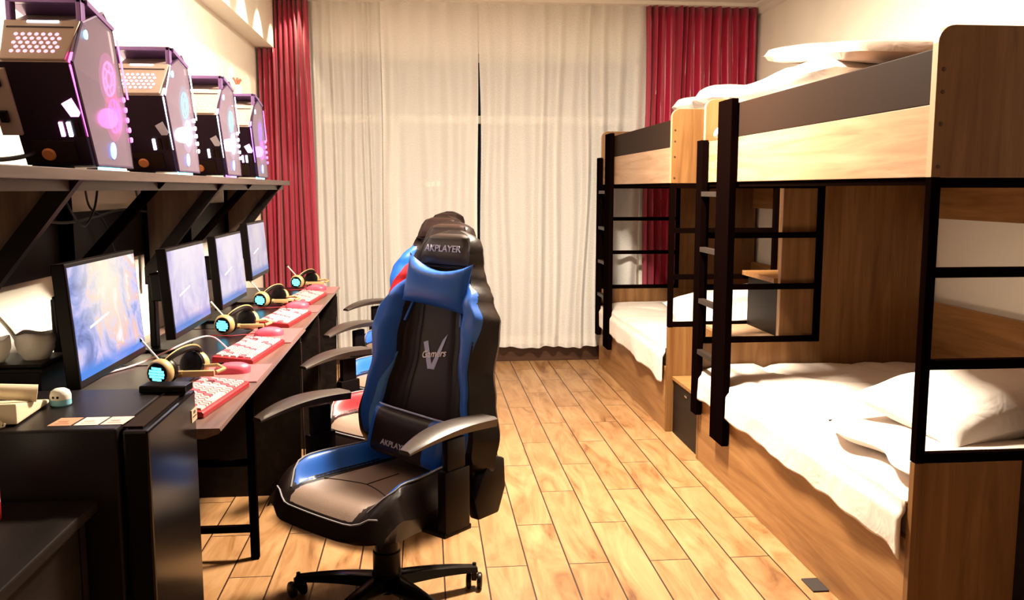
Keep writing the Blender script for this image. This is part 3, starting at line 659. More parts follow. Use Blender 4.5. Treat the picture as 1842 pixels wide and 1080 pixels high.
# cables hanging under the shelf
cabm = mat('cable_black', (.01, .008, .008), .5); cabw = mat('cable_pale', (.75, .66, .52), .5)
def cable(pts, r, m, label, n=24):
    P = [Vector(p) for p in pts]; out = []
    for i in range(len(P)-1):
        p0, p1, p2, p3 = P[max(i-1, 0)], P[i], P[i+1], P[min(i+2, len(P)-1)]
        for k in range(8): t = k/8; out.append(.5*((2*p1) + (-p0+p2)*t + (2*p0-5*p1+4*p2-p3)*t*t + (-p0+3*p1-3*p2+p3)*t**3))
    out.append(P[-1]); c = sum(P, Vector())/len(P)
    return solo(MB().tube(out, r, 6), 'cable', m, label, 'cable', tuple(c), None, True)
cable([(-1.15, 2.95, 1.40), (-1.13, 3.0, 1.30), (-1.14, 3.12, 1.255), (-1.15, 3.25, 1.31), (-1.15, 3.3, 1.40)], .004, cabm, 'black cable loop hanging under the shelf behind the nearest monitor')
cable([(-1.16, 3.2, 1.40), (-1.17, 3.26, 1.32), (-1.17, 3.38, 1.27), (-1.17, 3.5, 1.15), (-1.17, 3.56, 1.0), (-1.17, 3.6, .80)], .004, cabm, 'long black cable running down past the back board behind the second monitor')
cable([(-1.12, 2.60, 1.29), (-1.15, 2.8, 1.285), (-1.17, 3.05, 1.27), (-1.17, 3.3, 1.28), (-1.17, 3.6, 1.30), (-1.17, 3.9, 1.285)], .005, cabm, 'black cable running level along the top of the back board')
cable([(-1.12, 3.6, 1.40), (-1.13, 3.68, 1.335), (-1.13, 3.80, 1.33), (-1.13, 3.88, 1.40)], .004, cabm, 'small black cable loop beside the middle shelf bracket')
cable([(-1.12, 4.35, 1.40), (-1.14, 4.42, 1.33), (-1.15, 4.3, 1.27), (-1.15, 4.1, 1.25), (-1.15, 4.05, 1.22)], .004, cabm, 'black cable loop under the shelf above the third monitor')
cable([(-1.20, 2.45, 1.16), (-1.19, 2.50, 1.08), (-1.17, 2.56, 1.02), (-1.16, 2.62, .95), (-1.15, 2.64, .86), (-1.15, 2.65, .76)], .006, cabw, 'pale cable curving down the wall above the paper bowls')
pg = thing('network_plug', 'tiny blue lit plug at the near top end of the back board', 'plug', (-1.10, 2.585, 1.292))
MB().box(-.008, .008, -.02, .012, -.008, .008, .002).build('plug_body', mat('blue_plug', (.02, .06, .5), .3, emit=(.03, .12, 1), es=1.2), pg)
MB().box(-.005, .005, .012, .02, -.004, .004).build('cable_boot', plast, pg)
# ================================================================== TOWERS ON THE SHELF
def led(name, col, s=3.0): return mat(name, tuple(min(1, c) for c in col), .3, emit=col, es=s)
MAG, TEAL, WHT, VIO, CYN = (1, .10, .62), (.05, .85, .80), (.85, .92, 1), (.42, .16, 1), (.15, .75, 1)
ledm = {k: led('led_'+k, c, s) for k, c, s in (('magenta', MAG, 3.2), ('teal', TEAL, 2.6), ('white', WHT, 3.5), ('violet', VIO, 2.2), ('cyan', CYN, 4), ('blue', (.12, .2, 1), 2.5), ('pink', (1, .35, .75), 3))}
def smoked(name, col):
    m = mat(name, col, .08, 0, .5); N, L = nodes(m); b = N['Principled BSDF']; out = N['Material Output']
    tr = N.new('ShaderNodeBsdfTransparent'); tr.inputs[0].default_value = (.85, .8, .9, 1); x = N.new('ShaderNodeMixShader'); x.inputs[0].default_value = .45
    L.new(b.outputs[0], x.inputs[1]); L.new(tr.outputs[0], x.inputs[2]); L.new(x.outputs[0], out.inputs[0]); return m
glassm = smoked('tower_side_glass', (.20, .15, .21)); ventb = mat('vent_backing', (.75, .35, .55), .5)
def hexvents(mb, cx, cz, nx, nz, p, r, M):
    for j in range(nz):
        for i in range(nx):
            x = cx + (i-(nx-1)/2+.5*(j % 2)-.25)*p; z = cz + (j-(nz-1)/2)*p*.86
            mb.prism([(x+r*math.cos(a*PI/3+PI/6), z+r*math.sin(a*PI/3+PI/6)) for a in range(6)], 'Z', 0, .0015, M=M)
softm = {(a, b): led('interior_glow', c, .55) for (a, b), c in {(0, 0): (1, .25, .65), (0, 1): (1, .08, .50), (1, 0): (.1, .7, .7), (1, 1): (.65, .70, .85), (2, 0): (.1, .65, .7), (2, 1): (.6, .65, .85), (3, 0): (.45, .2, .9), (3, 1): (.8, .25, .9)}.items()}  # glow colours that stand in for the lit inside of each tower
def tower(label, y, edge, glow, low, ring, vent, k):
    x0, x1 = -1.062, -.868; W = x1-x0
    t = thing('computer_tower', label, 'computer', ((x0+x1)/2, y+.15, 1.431), 0, 'computer towers on the shelf'); O = t.location; Z0 = 1.431
    def B(mb, n, m, p=t, s_=False): return mb.build(n, m, p, s_, org=O)
    prof = [(y+.135, Z0+.012), (y, Z0+.262), (y+.078, Z0+.372), (y+.235, Z0+.425), (y+.302, Z0+.385), (y+.372, Z0+.215), (y+.425, Z0+.012)]
    B(MB().prism([prof[0], prof[1], prof[5], prof[6]], 'X', x0+.012, x1-.014), 'tower_body', darkp)
    B(MB().prism([prof[1], prof[2], prof[3], prof[4], prof[5]], 'X', x0+.012, x1-.014), 'upper_body', creamM)
    # rear upper vent panel, tapering downward
    a, b = Vector((0, prof[1][0], prof[1][1])), Vector((0, prof[2][0], prof[2][1])); upv = (b-a).normalized(); nv = Vector((0, -upv.z, upv.y)); nv = nv if nv.y < 0 else -nv
    Mp = Matrix(((1, upv.x, nv.x, x0+W/2), (0, upv.y, nv.y, a.y), (0, upv.z, nv.z, a.z), (0, 0, 0, 1)))
    lp = (b-a).length
    pan = B(MB().prism([(-W*.40, .004), (W*.40, .004), (W*.48, lp), (-W*.48, lp)], 'Z', 0, .008, .003, M=Mp), 'rear_vent_panel', creamM)
    v = MB(); hexvents(v, 0, lp*.42, 7, 5, .0165, .0055, Mp @ Matrix.Translation((0, 0, .0078))); vo = B(v, 'vent_holes', ventb if False else ledv[vent], pan); vo['kind'] = 'stuff'
    B(MB().box(-W*.42, W*.42, lp*.80, lp*.83, .008, .0095, M=Mp), 'vent_slot', darkp, pan)
    B(MB().box(-W*.18, W*.22, lp*.93, lp*.97, .008, .0105, M=Mp), 'light_bar', ledm['white'], pan)
    # top handle: an open frame standing at the rear top edge
    hz0, hz1 = prof[2][1]-.004, prof[2][1]+.064; hy = prof[2][0]+.004
    hd = MB().box(x0+.004, x0+.018, hy, hy+.03, hz0, hz1, .003).box(x1-.018, x1-.004, hy, hy+.03, hz0, hz1, .003).box(x0+.004, x1-.004, hy, hy+.03, hz1-.014, hz1, .003)
    B(hd, 'handle', violetm, t)
    B(MB().prism([(hy+.03, hz1), (hy+.03, hz1-.014), (prof[4][0], prof[4][1]+.004), (prof[4][0]+.01, prof[4][1]+.014)], 'X', x0+.002, x1+.002), 'top_cover', violetm)
    # lower rear: perforated face details
    a2, b2 = Vector((0, prof[0][0], prof[0][1])), Vector((0, prof[1][0], prof[1][1])); u2 = (b2-a2).normalized(); n2 = Vector((0, -u2.z, u2.y)); n2 = n2 if n2.y < 0 else -n2
    Ml = Matrix(((1, u2.x, n2.x, x0+W/2), (0, u2.y, n2.y, a2.y), (0, u2.z, n2.z, a2.z), (0, 0, 0, 1)))
    io = B(MB().box(-W*.62, -W*.36, .09, .27, .0, .01, .002, M=Ml), 'io_plate', creamM)
    B(MB().box(-W*.58, -W*.44, .225, .245, .01, .02, .002, M=Ml), 'port', plast, io); B(MB().box(-W*.56, -W*.46, .13, .16, .01, .022, .002, M=Ml), 'port', plast, io)
    B(MB().box(-W*.30, W*.26, .012, .072, 0, .004, .001, M=Ml), 'power_supply_plate', guardgrey)
    B(MB().lathe([(0, 0), (.016, 0), (.018, .004), (.014, .008), (0, .008)], 16, Ml @ Matrix.Translation((-W*.10, .035, .004))), 'orange_socket', mat('socket_orange', (.55, .18, .05), .5) if k == 0 else orangem)
    for q in range(3): B(MB().box(W*(.12+.1*q), W*(.17+.1*q), .085, .125, 0, .006, .001, M=Ml), 'card_slot', [ledm['pink'], ledm['white'], guardgrey][q] if k in (0, 3) else [ledm['white'], guardgrey, guardgrey][q])
    B(MB().prism([(W*.30, .14), (W*.40, .14), (W*.43, .15), (W*.36, .19), (W*.22, .175)], 'Z', 0, .003, M=Ml), 'reflective_badge', ledm['pink'] if k in (0, 3) else silver)
    # side glass panel and frame
    gp = B(MB().prism([(p[0]+.0*i, p[1]) for i, p in enumerate(prof)], 'X', x1-.006, x1-.001), 'side_glass', glassm)
    fr = MB()
    for i in range(len(prof)):
        p, q = prof[i], prof[(i+1) % len(prof)]; fr.tube([(x1-.004, p[0], p[1]), (x1-.004, q[0], q[1])], .0045, 6)
    B(fr, 'side_frame', framem, gp, True)
    # light strip along the rear edge of the glass and fans seen at the front edge
    B(MB().tube([(x1-.008, prof[1][0]+.002, prof[1][1]-.005), (x1-.008, prof[0][0]-.035, prof[0][1]+.075)], .0045, 6).tube([(x1-.008, prof[1][0]+.002, prof[1][1]+.003), (x1-.008, prof[1][0]+.018, prof[1][1]+.024)], .006, 6), 'rear_light_strip', edge, gp, True)
    yf = y+.335
    for j, zc in enumerate((Z0+.255, Z0+.155)):
        fn = MB(); c = Vector((x1-.012, y+.285+.03*j, zc))
        Mx = Matrix.Translation(c) @ Matrix.Rotation(PI/2, 4, 'Y')
        for r_ in (.046, .022):
            fn.tube([tuple(Mx @ Vector((r_*math.cos(a*PI/12), r_*math.sin(a*PI/12), 0))) for a in range(25)], .0035, 6, False)
        B(MB().lathe([(0, -.001), (.070, -.001), (.072, .0), (.070, .001), (0, .001)], 24, Matrix.Translation((-.002, 0, 0)) @ Mx), 'interior_glow_disc', softm[(k, j)], t, True)  # added glowing disc, stands in for the lit case interior behind the glass
        for a in range(7): fn.tube([tuple(Mx @ Vector((.02*math.cos(a*2*PI/7), .02*math.sin(a*2*PI/7), 0))), tuple(Mx @ Vector((.045*math.cos(a*2*PI/7+.4), .045*math.sin(a*2*PI/7+.4), 0)))], .002, 4)
        fo = B(fn, 'fan', ring if j == 0 else glow, t, True); fo['label'] = 'lit fan ring'
    for j in range(5): 
        zc = Z0+.205-.028*j; B(MB().lathe([(0, -.003), (.007, -.003), (.008, 0), (.007, .003), (0, .003)], 12, Matrix.Translation((x1+.001, y+.362+.0125*j, zc)) @ Matrix.Rotation(PI/2, 4, 'Y')), 'front_light', glow, t, True)
    B(MB().prism([(y+.33, Z0+.37), (y+.338, Z0+.37), (y+.408, Z0+.21), (y+.40, Z0+.21)], 'X', x1-.002, x1+.001), 'front_light_strip', glow)
    B(MB().lathe([(0, -.002), (.022, -.002), (.024, .002), (0, .004)], 20, Matrix.Translation((x1-.001, y+.255, Z0+.055)) @ Matrix.Rotation(PI/2, 4, 'Y')), 'round_light', ledm['blue'], t, True)
    B(MB().lathe([(0, -.002), (.010, -.002), (.012, .002), (0, .004)], 16, Matrix.Translation((x1-.001, y+.095, Z0+.345)) @ Matrix.Rotation(PI/2, 4, 'Y')), 'power_button', ledm['cyan'], t, True)
    B(MB().box(x1-.03, x1-.004, y+.21, y+.33, Z0-.0005, Z0+.012, .003), 'lit_foot', low)
    B(MB().box(x0+.01, x0+.035, y+.16, y+.40, Z0-.0005, Z0+.012, .003), 'foot', plast)
    l = bpy.data.lights.new('tower_glow', 'POINT'); l.energy = .25; l.color = {0: MAG, 1: (.6, .9, 1), 2: (.6, .9, 1), 3: VIO}[k]; l.shadow_soft_size = .03
    lo = bpy.data.objects.new('tower_glow', l); lo.location = (x1+.03, y+.33, Z0+.15); COL.objects.link(lo)
    return t
violetm = mat('violet_anodised', (.22, .12, .32), .3, .5); framem = mat('tower_frame', (.05, .02, .07), .3, .4); orangem = mat('socket_orange', (.55, .18, .05), .5)
ledv = {'pink': led('vent_glow_pink', (1, .45, .62), .9), 'blue': led('vent_glow_blue', (.40, .55, 1), .9), 'rose': led('vent_glow_rose', (1, .40, .45), .8)}
tower('nearest lit computer tower glowing magenta, large at the top left corner', 2.37, ledm['magenta'], ledm['magenta'], ledm['cyan'], ledm['pink'], 'pink', 0)
tower('second computer tower from the viewer, with a teal fan and white light', 3.17, ledm['white'], ledm['white'], ledm['cyan'], ledm['teal'], 'blue', 1)
tower('third computer tower from the viewer, between the teal-lit one and the farthest', 3.965, ledm['white'], ledm['white'], ledm['violet'], ledm['teal'], 'rose', 2)
tower('farthest computer tower glowing violet beside the red curtain', 4.70, ledm['violet'], ledm['magenta'], ledm['cyan'], ledm['violet'], 'rose', 3)
orn = thing('ornament', 'little brown and pale ornament on top of the farthest computer tower', 'ornament', (-.985, 4.95, 1.866))
MB().lathe([(0, 0), (.03, 0), (.032, .01), (.022, .022), (.026, .05), (.018, .062), (0, .064)], 16).build('pot', cream, orn, True)
MB().tube([(0, 0, .06), (-.01, 0, .085), (-.02, .004, .10)], .006).tube([(0, 0, .06), (.012, 0, .082), (.02, 0, .092)], .007).tube([(0, 0, .06), (0, .01, .10)], .006).build('sprigs', mat('ornament_brown', (.25, .08, .04), .6), orn, True)
cable([(-1.05, 2.55, 1.49), (-1.02, 2.46, 1.47), (-1.06, 2.40, 1.455), (-1.12, 2.3, 1.45), (-1.16, 2.1, 1.445), (-1.18, 1.8, 1.445)], .006, cabm, 'thick black power cable leaving the nearest computer tower at shelf level')
cable([(-1.07, 2.44, 1.60), (-1.10, 2.38, 1.60), (-1.12, 2.30, 1.56), (-1.15, 2.15, 1.50), (-1.18, 1.9, 1.46)], .006, cabm, 'black display cable drooping from the side plate of the nearest tower')
cable([(-1.08, 2.43, 1.64), (-1.12, 2.36, 1.63), (-1.14, 2.28, 1.56), (-1.16, 2.2, 1.47), (-1.19, 2.0, 1.45)], .005, cabm, 'thinner black cable beside the drooping display cable of the nearest tower')
cable([(-1.04, 3.31, 1.50), (-1.02, 3.25, 1.48), (-1.05, 3.17, 1.455), (-1.12, 3.12, 1.445)], .005, cabm, 'black power cable at the foot of the second computer tower')
# ================================================================== MONITORS
def screen_mat(name, seed, warm, es):
    m = bpy.data.materials.new(name); m.use_nodes = True; N, L = nodes(m); b = N['Principled BSDF']; b.inputs['Base Color'].default_value = (.02, .02, .02, 1); b.inputs['Roughness'].default_value = .25
    t = N.new('ShaderNodeTexCoord'); mp = N.new('ShaderNodeMapping'); mp.inputs['Location'].default_value = (seed, seed*.7, 0); mp.inputs['Scale'].default_value = (1, 1.6, .55); L.new(t.outputs['Generated'], mp.inputs[0])
    mp.inputs['Scale'].default_value = (1, 2.4, 1.0)
    n = N.new('ShaderNodeTexNoise'); n.inputs['Scale'].default_value = 1.7; n.inputs['Detail'].default_value = 4; n.inputs['Distortion'].default_value = .9; n.inputs['Roughness'].default_value = .6; L.new(mp.outputs[0], n.inputs['Vector'])
    sp = N.new('ShaderNodeSeparateXYZ'); L.new(t.outputs['Generated'], sp.inputs[0])
    r = ramp(N, [(.30, (.10, .16, .42)), (.42, (.28, .36, .75)), (.50, (.60, .56, .88)), (.57, (.85, .50, .38) if warm else (.62, .58, .95)), (.66, (.92, .86, .96))] if warm else [(.25, (.30, .32, .75)), (.42, (.52, .50, .88)), (.52, (.66, .62, .92)), (.60, (.78, .72, .96)), (.72, (.85, .86, 1))]); L.new(n.outputs['Fac'], r.inputs[0])
    # a pale sky in the middle top of the picture, blue taskbar glow below
    g = N.new('ShaderNodeTexGradient'); g.gradient_type = 'SPHERICAL'; mg = N.new('ShaderNodeMapping'); mg.inputs['Location'].default_value = (0, -1.0, -1.15); mg.inputs['Scale'].default_value = (0, 2.0, 1.35); L.new(t.outputs['Generated'], mg.inputs[0]); L.new(mg.outputs[0], g.inputs[0])
    x = N.new('ShaderNodeMix'); x.data_type = 'RGBA'; L.new(g.outputs['Fac'], x.inputs[0]); L.new(r.outputs[0], x.inputs[6]); x.inputs[7].default_value = (1.0, .88, .66, 1) if warm else (.92, .85, 1, 1)
    x2 = N.new('ShaderNodeMapRange'); x2.inputs[1].default_value = .0; x2.inputs[2].default_value = .15; x2.inputs[3].default_value = 1.6; x2.inputs[4].default_value = 0; L.new(sp.outputs['Z'], x2.inputs[0])
    y = N.new('ShaderNodeMix'); y.data_type = 'RGBA'; L.new(x2.outputs[0], y.inputs[0]); L.new(x.outputs[2], y.inputs[6]); y.inputs[7].default_value = (.01, .22, .80, 1); y.clamp_factor = True
    L.new(y.outputs[2], b.inputs['Emission Color']); b.inputs['Emission Strength'].default_value = es; return m
def monitor(label, yc, zc, wd, k):
    t = thing('monitor', label, 'monitor', (-.99, yc, .7505), 0, 'monitors on the desks'); hw, hh = wd/2, wd*.5625/2
    M = Matrix.Translation((.07, 0, zc-.7505)) @ Matrix.Rotation(math.radians(-4), 4, 'Y')
    MB().box(-.036, 0, -hw-.011, hw+.011, -hh-.022, hh+.012, .004, M).build('housing', plast, t)
    MB().prism([(-.02, -.02)] , 'X', 0, 1) if False else None
    MB().box(.0, .0015, -hw, hw, -hh, hh, 0, M).build('screen', screen_mat('screen_picture', k*3.7+1, k == 0, [.66, .52, .50, .40][k]), t)
    MB().box(.0015, .002, -hw*.62, -hw*.05, -.002, .003, 0, M @ Matrix.Rotation(math.radians(8), 4, 'X')).build('picture_lettering', ledm['white'] if False else letterm, t)
    MB().box(-.14, -.036, -.045, .045, -.05, .06, .006, M).box(-.085, -.06, -.025, .025, .014, zc-.7505+.04, .005).build('stand_neck', plast, t)
    MB().prism([(-.14, -.075), (.05, -.085), (.05, .085), (-.14, .075)], 'Z', .004, .014, .004).build('stand_foot', plast, t)
letterm = mat('screen_lettering', (.9, .85, .8), .5, emit=(1, .93, .85), es=1.1)
monitor('nearest monitor, showing the warm bright fantasy picture', 2.675, 1.025, .535, 0)
monitor('second monitor from the viewer with a pale lilac picture', 3.575, 1.005, .53, 1)
monitor('third monitor from the viewer with a pale lilac picture', 4.34, 1.01, .53, 2)
monitor('farthest monitor, the smallest in view, next to the red curtain', 5.03, 1.055, .48, 3)
# ================================================================== DESK THINGS
matm = mat('rose_mousepad', (.34, .12, .12), .34, 0, .6); matm2 = mat('mauve_mousepad', (.30, .13, .13), .38)
for y0, y1, lab in ((2.925, 3.22, 'nearest rose mouse mat, under the nearest mouse'), (3.675, 4.055, 'second rose mouse mat, at the end of the near desk'), (4.59, 4.86, 'third rose mouse mat, on the far desk between two keyboards'), (5.42, 5.785, 'farthest rose mouse mat, at the far corner of the desk')):
    solo(MB().box(-.77, -.555, y0, y1, .7505, .7545, .001), 'mouse_mat', matm, lab, 'mouse mat', (-.66, (y0+y1)/2, .7505), 'mouse mats')
dmat = mat('black_desk_mat', (.006, .002, .004), .3, 0, .15)
for y0, y1, lab in ((2.42, 3.22, 'glossy black desk mat under the nearest headset'), (3.24, 4.05, 'glossy black desk mat before the second monitor'), (4.08, 4.86, 'glossy black desk mat before the third monitor'), (4.88, 5.78, 'glossy black desk mat before the farthest monitor')):
    solo(MB().box(-1.14, -.775, y0, y1, .7505, .7535, .001), 'desk_mat', dmat, lab, 'desk mat', (-.87, (y0+y1)/2, .7505), 'black desk mats')
def keycap_mesh(wd, dp, h_=.009):
    m = MB(); a, b, c, d = wd/2, dp/2, wd/2-.0025, dp/2-.003
    m.add([(-b, -a, 0), (b, -a, 0), (b, a, 0), (-b, a, 0), (-d-.001, -c, h_), (d-.001, -c, h_), (d-.001, c, h_), (-d-.001, c, h_)], [(0, 1, 2, 3), (4, 7, 6, 5), (0, 4, 5, 1), (1, 5, 6, 2), (2, 6, 7, 3), (3, 7, 4, 0)]); return m
_kc = {}
def keyboard(label, x, y, rz, wd=.40, z=.7505):
    # local: +x toward the user, y along the length
    t = thing('keyboard', label, 'keyboard', (x, y, z), rz, 'pink keyboards'); D = .15
    MB().prism([(-D/2, 0), (D/2, 0), (D/2, .014), (D/2-.004, .018), (-D/2+.004, .030), (-D/2, .026)], 'Y', -wd/2, wd/2, .003).build('case', redp, t)
    rows = 5; p = .0205; nk = int((wd-.02)/p); tilt = Matrix.Rotation(math.radians(4.8), 4, 'Y')
    rnd = random.Random(len(label))
    for r_ in range(rows):
        xr = -D/2+.021 + r_*.0265; zr = .0265-.0026*r_; c = 0; yy = -nk*p/2
        while c < nk:
            span = 1
            if r_ == rows-1 and 4 <= c < 5: span = 6
            elif c == 0 and r_ > 1: span = 2
            elif c == nk-6 and r_ in (1, 2, 3): span = 2
            span = min(span, nk-c)
            mt = keyW
            if r_ in (0,) and c % 5 == 4: mt = keyR
            if (r_ + c) % 7 == 3: mt = keyR
            if r_ == 1 and c == nk-3: mt = keyB
            key = (span, mt.name)
            if key not in _kc:
                o = keycap_mesh(p*span-.002, .024).build('keycap', mt, t); _kc[key] = o.data
            else: o = bpy.data.objects.new('keycap', _kc[key]); COL.objects.link(o); o.parent = t
            o.location = (xr, yy+p*span/2, zr); o.rotation_euler = (0, math.radians(4.8), 0); c += span; yy += p*span
    return t
keyboard('nearest pink keyboard, just behind the black fridge', -.665, 2.675, math.radians(-7), .40)
keyboard('second pink keyboard, between the two nearest mice', -.675, 3.455, math.radians(-6), .44)
keyboard('third pink keyboard, on the near end of the far desk', -.675, 4.32, math.radians(-6), .44)
keyboard('farthest pink keyboard, close to the red curtain', -.68, 5.12, math.radians(-5), .46)
def mouse(label, x, y, rz):
    t = thing('computer_mouse', label, 'mouse', (x, y, .755), rz, 'pink mice')
    def fn(u, v):   # v along length (x), u around
        L_ = .062; x_ = -L_ + 2*L_*v; w_ = .033*math.sqrt(max(0, 1-(abs(2*v-1))**3.2))*(1-.10*math.sin(v*PI*2)); h_ = .036*math.sqrt(max(0, 1-(abs(2*v-1.08)/1.09)**2.4))
        a = PI*u; return (x_, -w_*math.cos(a), h_*math.sin(a)**.75)
    MB().grid(20, 24, fn).build('mouse_shell', pink, t, True)
    MB().box(-.045, -.025, -.004, .004, .026, .037, .003).build('scroll_wheel', plast, t)
    MB().tube([(-.061, 0, .008), (-.10, .01, .004), (-.16, -.01, .004), (-.24, .03, .004)], .002, 6).build('mouse_cable', redp, t, True)
mouse('nearest pink mouse, beside the nearest keyboard', -.665, 3.075, math.radians(10))
mouse('second pink mouse, beside the second keyboard', -.675, 3.865, math.radians(8))
mouse('third pink mouse, half hidden behind the third keyboard', -.68, 4.76, math.radians(8))
mouse('farthest pink mouse, at the far corner of the desks', -.68, 5.60, math.radians(8))
cable([(-1.10, 3.05, .759), (-1.02, 3.25, .761), (-.90, 3.50, .80), (-.84, 3.56, .80), (-.76, 3.45, .772)], .0035, mat('pink_cable', (.8, .45, .5), .5), 'pink-white keyboard cable arching over the dark desktop')
def headset(label, x, y, rz, z=.7545):
    # local: near cup disc faces -y; headband lies back to +y
    t = thing('headset', label, 'headset', (x, y, z), rz, 'gold headsets')
    def cup(c, ax, lit):
        M = Matrix.Translation(c) @ ax
        o = MB().lathe([(0, -.016), (.030, -.016), (.038, -.012), (.044, .000), (.043, .014), (.038, .020), (0, .020)], 28, M).build('ear_cup', gold, t, True)
        MB().lathe([(.0, .020), (.040, .020), (.044, .028), (.042, .040), (.034, .044), (0, .040)], 28, M).build('ear_pad', plast, o, True)
        MB().lathe([(.0, -.0175), (.031, -.0175), (.034, -.0155), (.031, -.013), (0, -.013)], 28, M).build('cup_ring', plast, o, True)
        if lit:
            e = MB()
            for k, (z0, hw) in enumerate(((-.0175, .016), (-.0085, .024), (.0005, .026), (.0095, .024), (.0185, .015))):
                e.prism([(-hw, z0-.0035), (hw, z0-.0035+.003), (hw, z0+.0035+.003), (-hw, z0+.0035)], 'Z', -.0192, -.017, M=M)
            e.build('lit_grille', cyanE, o)
        return o
    A1 = Matrix.Rotation(-PI/2, 4, 'X') @ Matrix.Rotation(math.radians(0), 4, 'Z')
    cup((0, 0, .046), Matrix.Rotation(math.radians(-14), 4, 'Z') @ A1, True)
    cup((.085, .135, .045), Matrix.Rotation(math.radians(160), 4, 'Z') @ Matrix.Rotation(math.radians(12), 4, 'X') @ A1, False)
    # band: arc between cups, lying slightly raised to the left/back, then bar
    arc = []
    for k in range(21):
        a = PI*k/20; arc.append((.0425+-.0425*math.cos(a) + .03*math.sin(a), .0675-.0675*math.cos(a)+.02*math.sin(a), .055 + .052*math.sin(a)))
    MB().tube(arc, [.006+.004*math.sin(PI*k/20) for k in range(21)], 8).build('headband', plast, t, True)
    MB().tube([(p[0], p[1]+.004, p[2]+.010) for p in arc], .0035, 6).build('outer_band', gold, t, True)
    MB().box(.055, .16, .035, .05, .022, .042, .004).tube([(.03, .045, .03), (.06, .043, .032)], .012).tube([(.10, .10, .045), (.16, .09, .05), (.19, .05, .045), (.17, .02, .04)], .006).build('yoke', gold, t, True)
    MB().tube([(-.005, .025, .08), (-.03, .03, .108), (-.06, .035, .142)], [.003, .0035, .0045], 8).build('microphone_boom', cabw, t, True)
    MB().tube([(-.06, .035, .142), (-.067, .037, .150)], .006, 8).build('microphone', plast, t, True)
headset('nearest gold headset with a blue lit ear cup, behind the black fridge', -.845, 2.87, 0)
headset('second gold headset from the viewer, before the second monitor', -.865, 3.88, 0)
headset('third gold headset from the viewer, beside the third monitor', -.865, 4.76, 0)
headset('farthest gold headset, in front of the red curtain', -.805, 5.66, 0)
# ================================================================== FRIDGE AND THINGS ON IT
fr = thing('mini_fridge', 'black mini fridge with a glossy door and stickers on its top', 'fridge', (-.91, 2.13, 0)); O = fr.location
MB().box(-1.20, -.665, 1.935, 2.335, .02, .868, .006).build('fridge_body', mat('fridge_black', (.007, .004, .004), .38, spec=.3, bump=.2, bscale=420), fr, org=O)
dr = MB().box(-.655, -.600, 1.937, 2.333, .045, .862, .006).build('door', gloss, fr, org=O)
MB().box(-.660, -.618, 1.960, 2.310, .8625, .8665, .001).build('handle_recess', guardgrey, dr, org=O)
MB().box(-.6, -.598, 2.284, 2.335, .785, .818, .0005).build('door_sticker', mat('sticker_tan', (.50, .38, .26), .6), dr, org=O)
MB().box(-.5982, -.5975, 2.293, 2.326, .797, .800).box(-.5982, -.5975, 2.300, 2.318, .806, .813).build('sticker_print', skirt, dr, org=O)
for (x0, x1, ms) in ((-.823, -.775, (.62, .28, .16)), (-.768, -.718, (.78, .70, .60)), (-.712, -.664, (.80, .55, .50))):
    q = MB().prism([(x0, 1.972), (x1, 1.972), (x1+.004, 2.040), (x0+.004, 2.040)], 'Z', .868, .8688); o = q.build('top_sticker', mat('sticker_paper', ms, .6), fr, org=O)
    MB().box(x0+.010, x1-.008, 1.985, 1.990, .8688, .8692).box(x0+.012, x1-.016, 2.0, 2.012, .8688, .8692).build('sticker_print', mat('sticker_ink', tuple(c*.6 for c in ms), .6), o, org=O)
for x in (-1.15, -.70):
    for y in (1.97, 2.30): MB().lathe([(0, 0), (.015, 0), (.015, .02), (0, .02)], 12, Matrix.Translation((x, y, 0))).build('foot', plast, fr, org=O)
solo(MB().prism([(-.722, 2.270), (-.605, 2.262), (-.600, 2.318), (-.715, 2.330)], 'Z', .8685, .888, .004), 'flat_box', gloss, 'flat glossy black box lying on the far corner of the fridge top', 'box', (-.66, 2.295, .8685))
ph = thing('desk_telephone', 'cream desk telephone with its handset on the fridge top', 'telephone', (-1.0, 2.10, .868), math.radians(4))
MB().prism([(-.13, .004), (.075, .004), (.075, .012), (-.13, .05)], 'X', -.11, .105, .004).build('telephone_base', cream, ph, False)
hs = MB().tube([(-.06, -.085, .052), (-.05, -.08, .062), (.03, -.055, .064), (.115, -.03, .050)], [.02, .019, .017, .02], 12).build('handset', cream, ph, True)
MB().lathe([(0, 0), (.026, 0), (.028, .01), (.02, .02), (0, .02)], 16, Matrix.Translation((-.06, -.085, .034))).build('earpiece', cream, hs, True)
cc = []
for k in range(120): a = k*.9; t_ = k/119; cc.append((-.02+.10*t_+.007*math.cos(a), -.115-.03*t_-.02*math.sin(t_*3), .010+.007*math.sin(a)))
MB().tube([(x, y, max(z, .004)) for x, y, z in cc], .0022, 6).build('coiled_cord', cream, ph, True)
tl = thing('toy_lamp', 'small cyan and white round toy with a tiny dark face, beside the telephone', 'toy', (-.868, 2.165, .868), 0)
MB().lathe([(0, 0), (.020, 0), (.0235, .004), (.0235, .016), (0, .016)], 24).build('lower_half', bluegl, tl, True)
MB().lathe([(0, .0165), (.0235, .0165), (.0235, .026), (.020, .036), (.012, .041), (0, .042)], 24).build('upper_half', white, tl, True)
for a in (-.35, .10): MB().lathe([(0, 0), (.003, 0), (.003, .001), (0, .0015)], 10, Matrix.Translation((.0235*math.sin(a), -.0235*math.cos(a), .024)) @ Matrix.Rotation(a, 4, 'Z') @ Matrix.Rotation(PI/2, 4, 'X')).build('eye', plast, tl)
tb = thing('drawer_box', 'dark wooden box behind the fridge carrying two white bowls', 'box', (-1.11, 2.50, .751)); O = tb.location
MB().box(-1.225, -1.005, 2.39, 2.565, .751, .905, .003).build('box_body', blackwood, tb, org=O)
MB().box(-1.225, -.995, 2.38, 2.575, .905, .914, .002).box(-1.225, -1.0, 2.385, 2.57, .917, .926, .003).build('lid_trim', blackwood, tb, org=O)
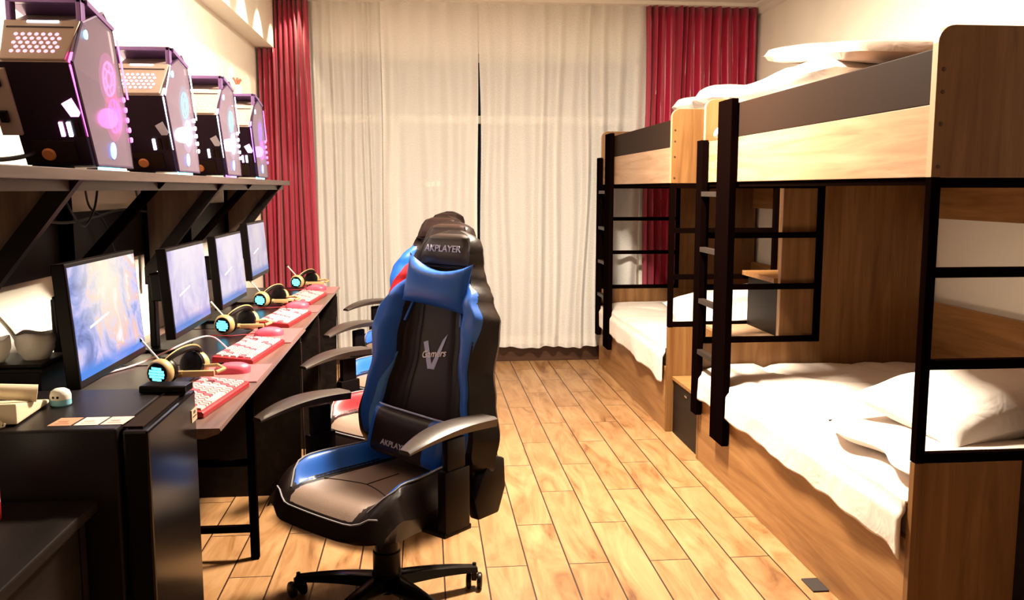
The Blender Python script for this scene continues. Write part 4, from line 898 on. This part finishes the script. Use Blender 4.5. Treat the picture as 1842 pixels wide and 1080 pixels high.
for (x, y, s, lab) in ((-1.048, 2.475, 1.0, 'crumpled white paper bowl on the dark box, the one nearer the monitor'), (-1.140, 2.43, .92, 'crumpled white paper bowl on the dark box at the left picture edge')):
    def fn(u, v, s=s, x=x):
        a = 2*PI*u; r = (.030+.018*math.sin(v*2.3)+.003*math.sin(a*5+x*40)*v+.004*noise.noise(Vector((math.cos(a)*2, math.sin(a)*2, v*4+x*9))))*s; return (x+r*math.cos(a), y+r*math.sin(a), .9265+.070*v*s+.004*math.sin(a*3)*v)
    m = MB().grid(28, 10, fn, closed=True); m.f.append(tuple(range(28)))
    solidify(solo(m, 'paper_bowl', paper, lab, 'bowl', (x, y, .9265), None, True), .002)
# ================================================================== FOREGROUND TABLE
ft = thing('side_table', 'black ash side table in the lower left corner before the fridge', 'table', (-1.0, 1.3, 0)); O = ft.location
MB().box(-1.22, -.705, .75, 1.915, .695, .72, .004).build('table_top', blackwood, ft, org=O)
MB().box(-1.20, -.725, 1.86, 1.89, 0, .695).build('side_panel', blackwood, ft, org=O)
MB().box(-1.20, -.725, .78, .81, 0, .695).build('side_panel', blackwood, ft, org=O)
MB().box(-.745, -.728, .811, 1.859, .05, .69).build('front_panel', blackwood, ft, org=O)
can = thing('spray_can', 'white and dark red can standing on the black side table at the left edge', 'can', (-.885, 1.80, .72))
MB().lathe([(0, 0), (.031, 0), (.033, .004), (.033, .072), (0, .072)], 28).build('red_band', mat('can_red', (.30, .008, .012), .35), can, True)
MB().lathe([(0, .0722), (.033, .0722), (.033, .135), (.028, .146), (.014, .15), (.014, .165), (0, .166)], 28).build('white_band', white, can, True)
for j, (zz, w_) in enumerate(((.030, .6), (.044, .8), (.092, .7), (.112, .5))):
    q = MB()
    for i in range(4):
        a = -.55 + .22*i*w_; q.box(-.003, .003, -.0006, .0006, zz-.004, zz+.004, 0, Matrix.Rotation(a, 4, 'Z') @ Matrix.Translation((.0338, 0, 0)) @ Matrix.Rotation(PI/2, 4, 'Z'))
    q.build('can_print', logoW if j < 2 else plast, can)
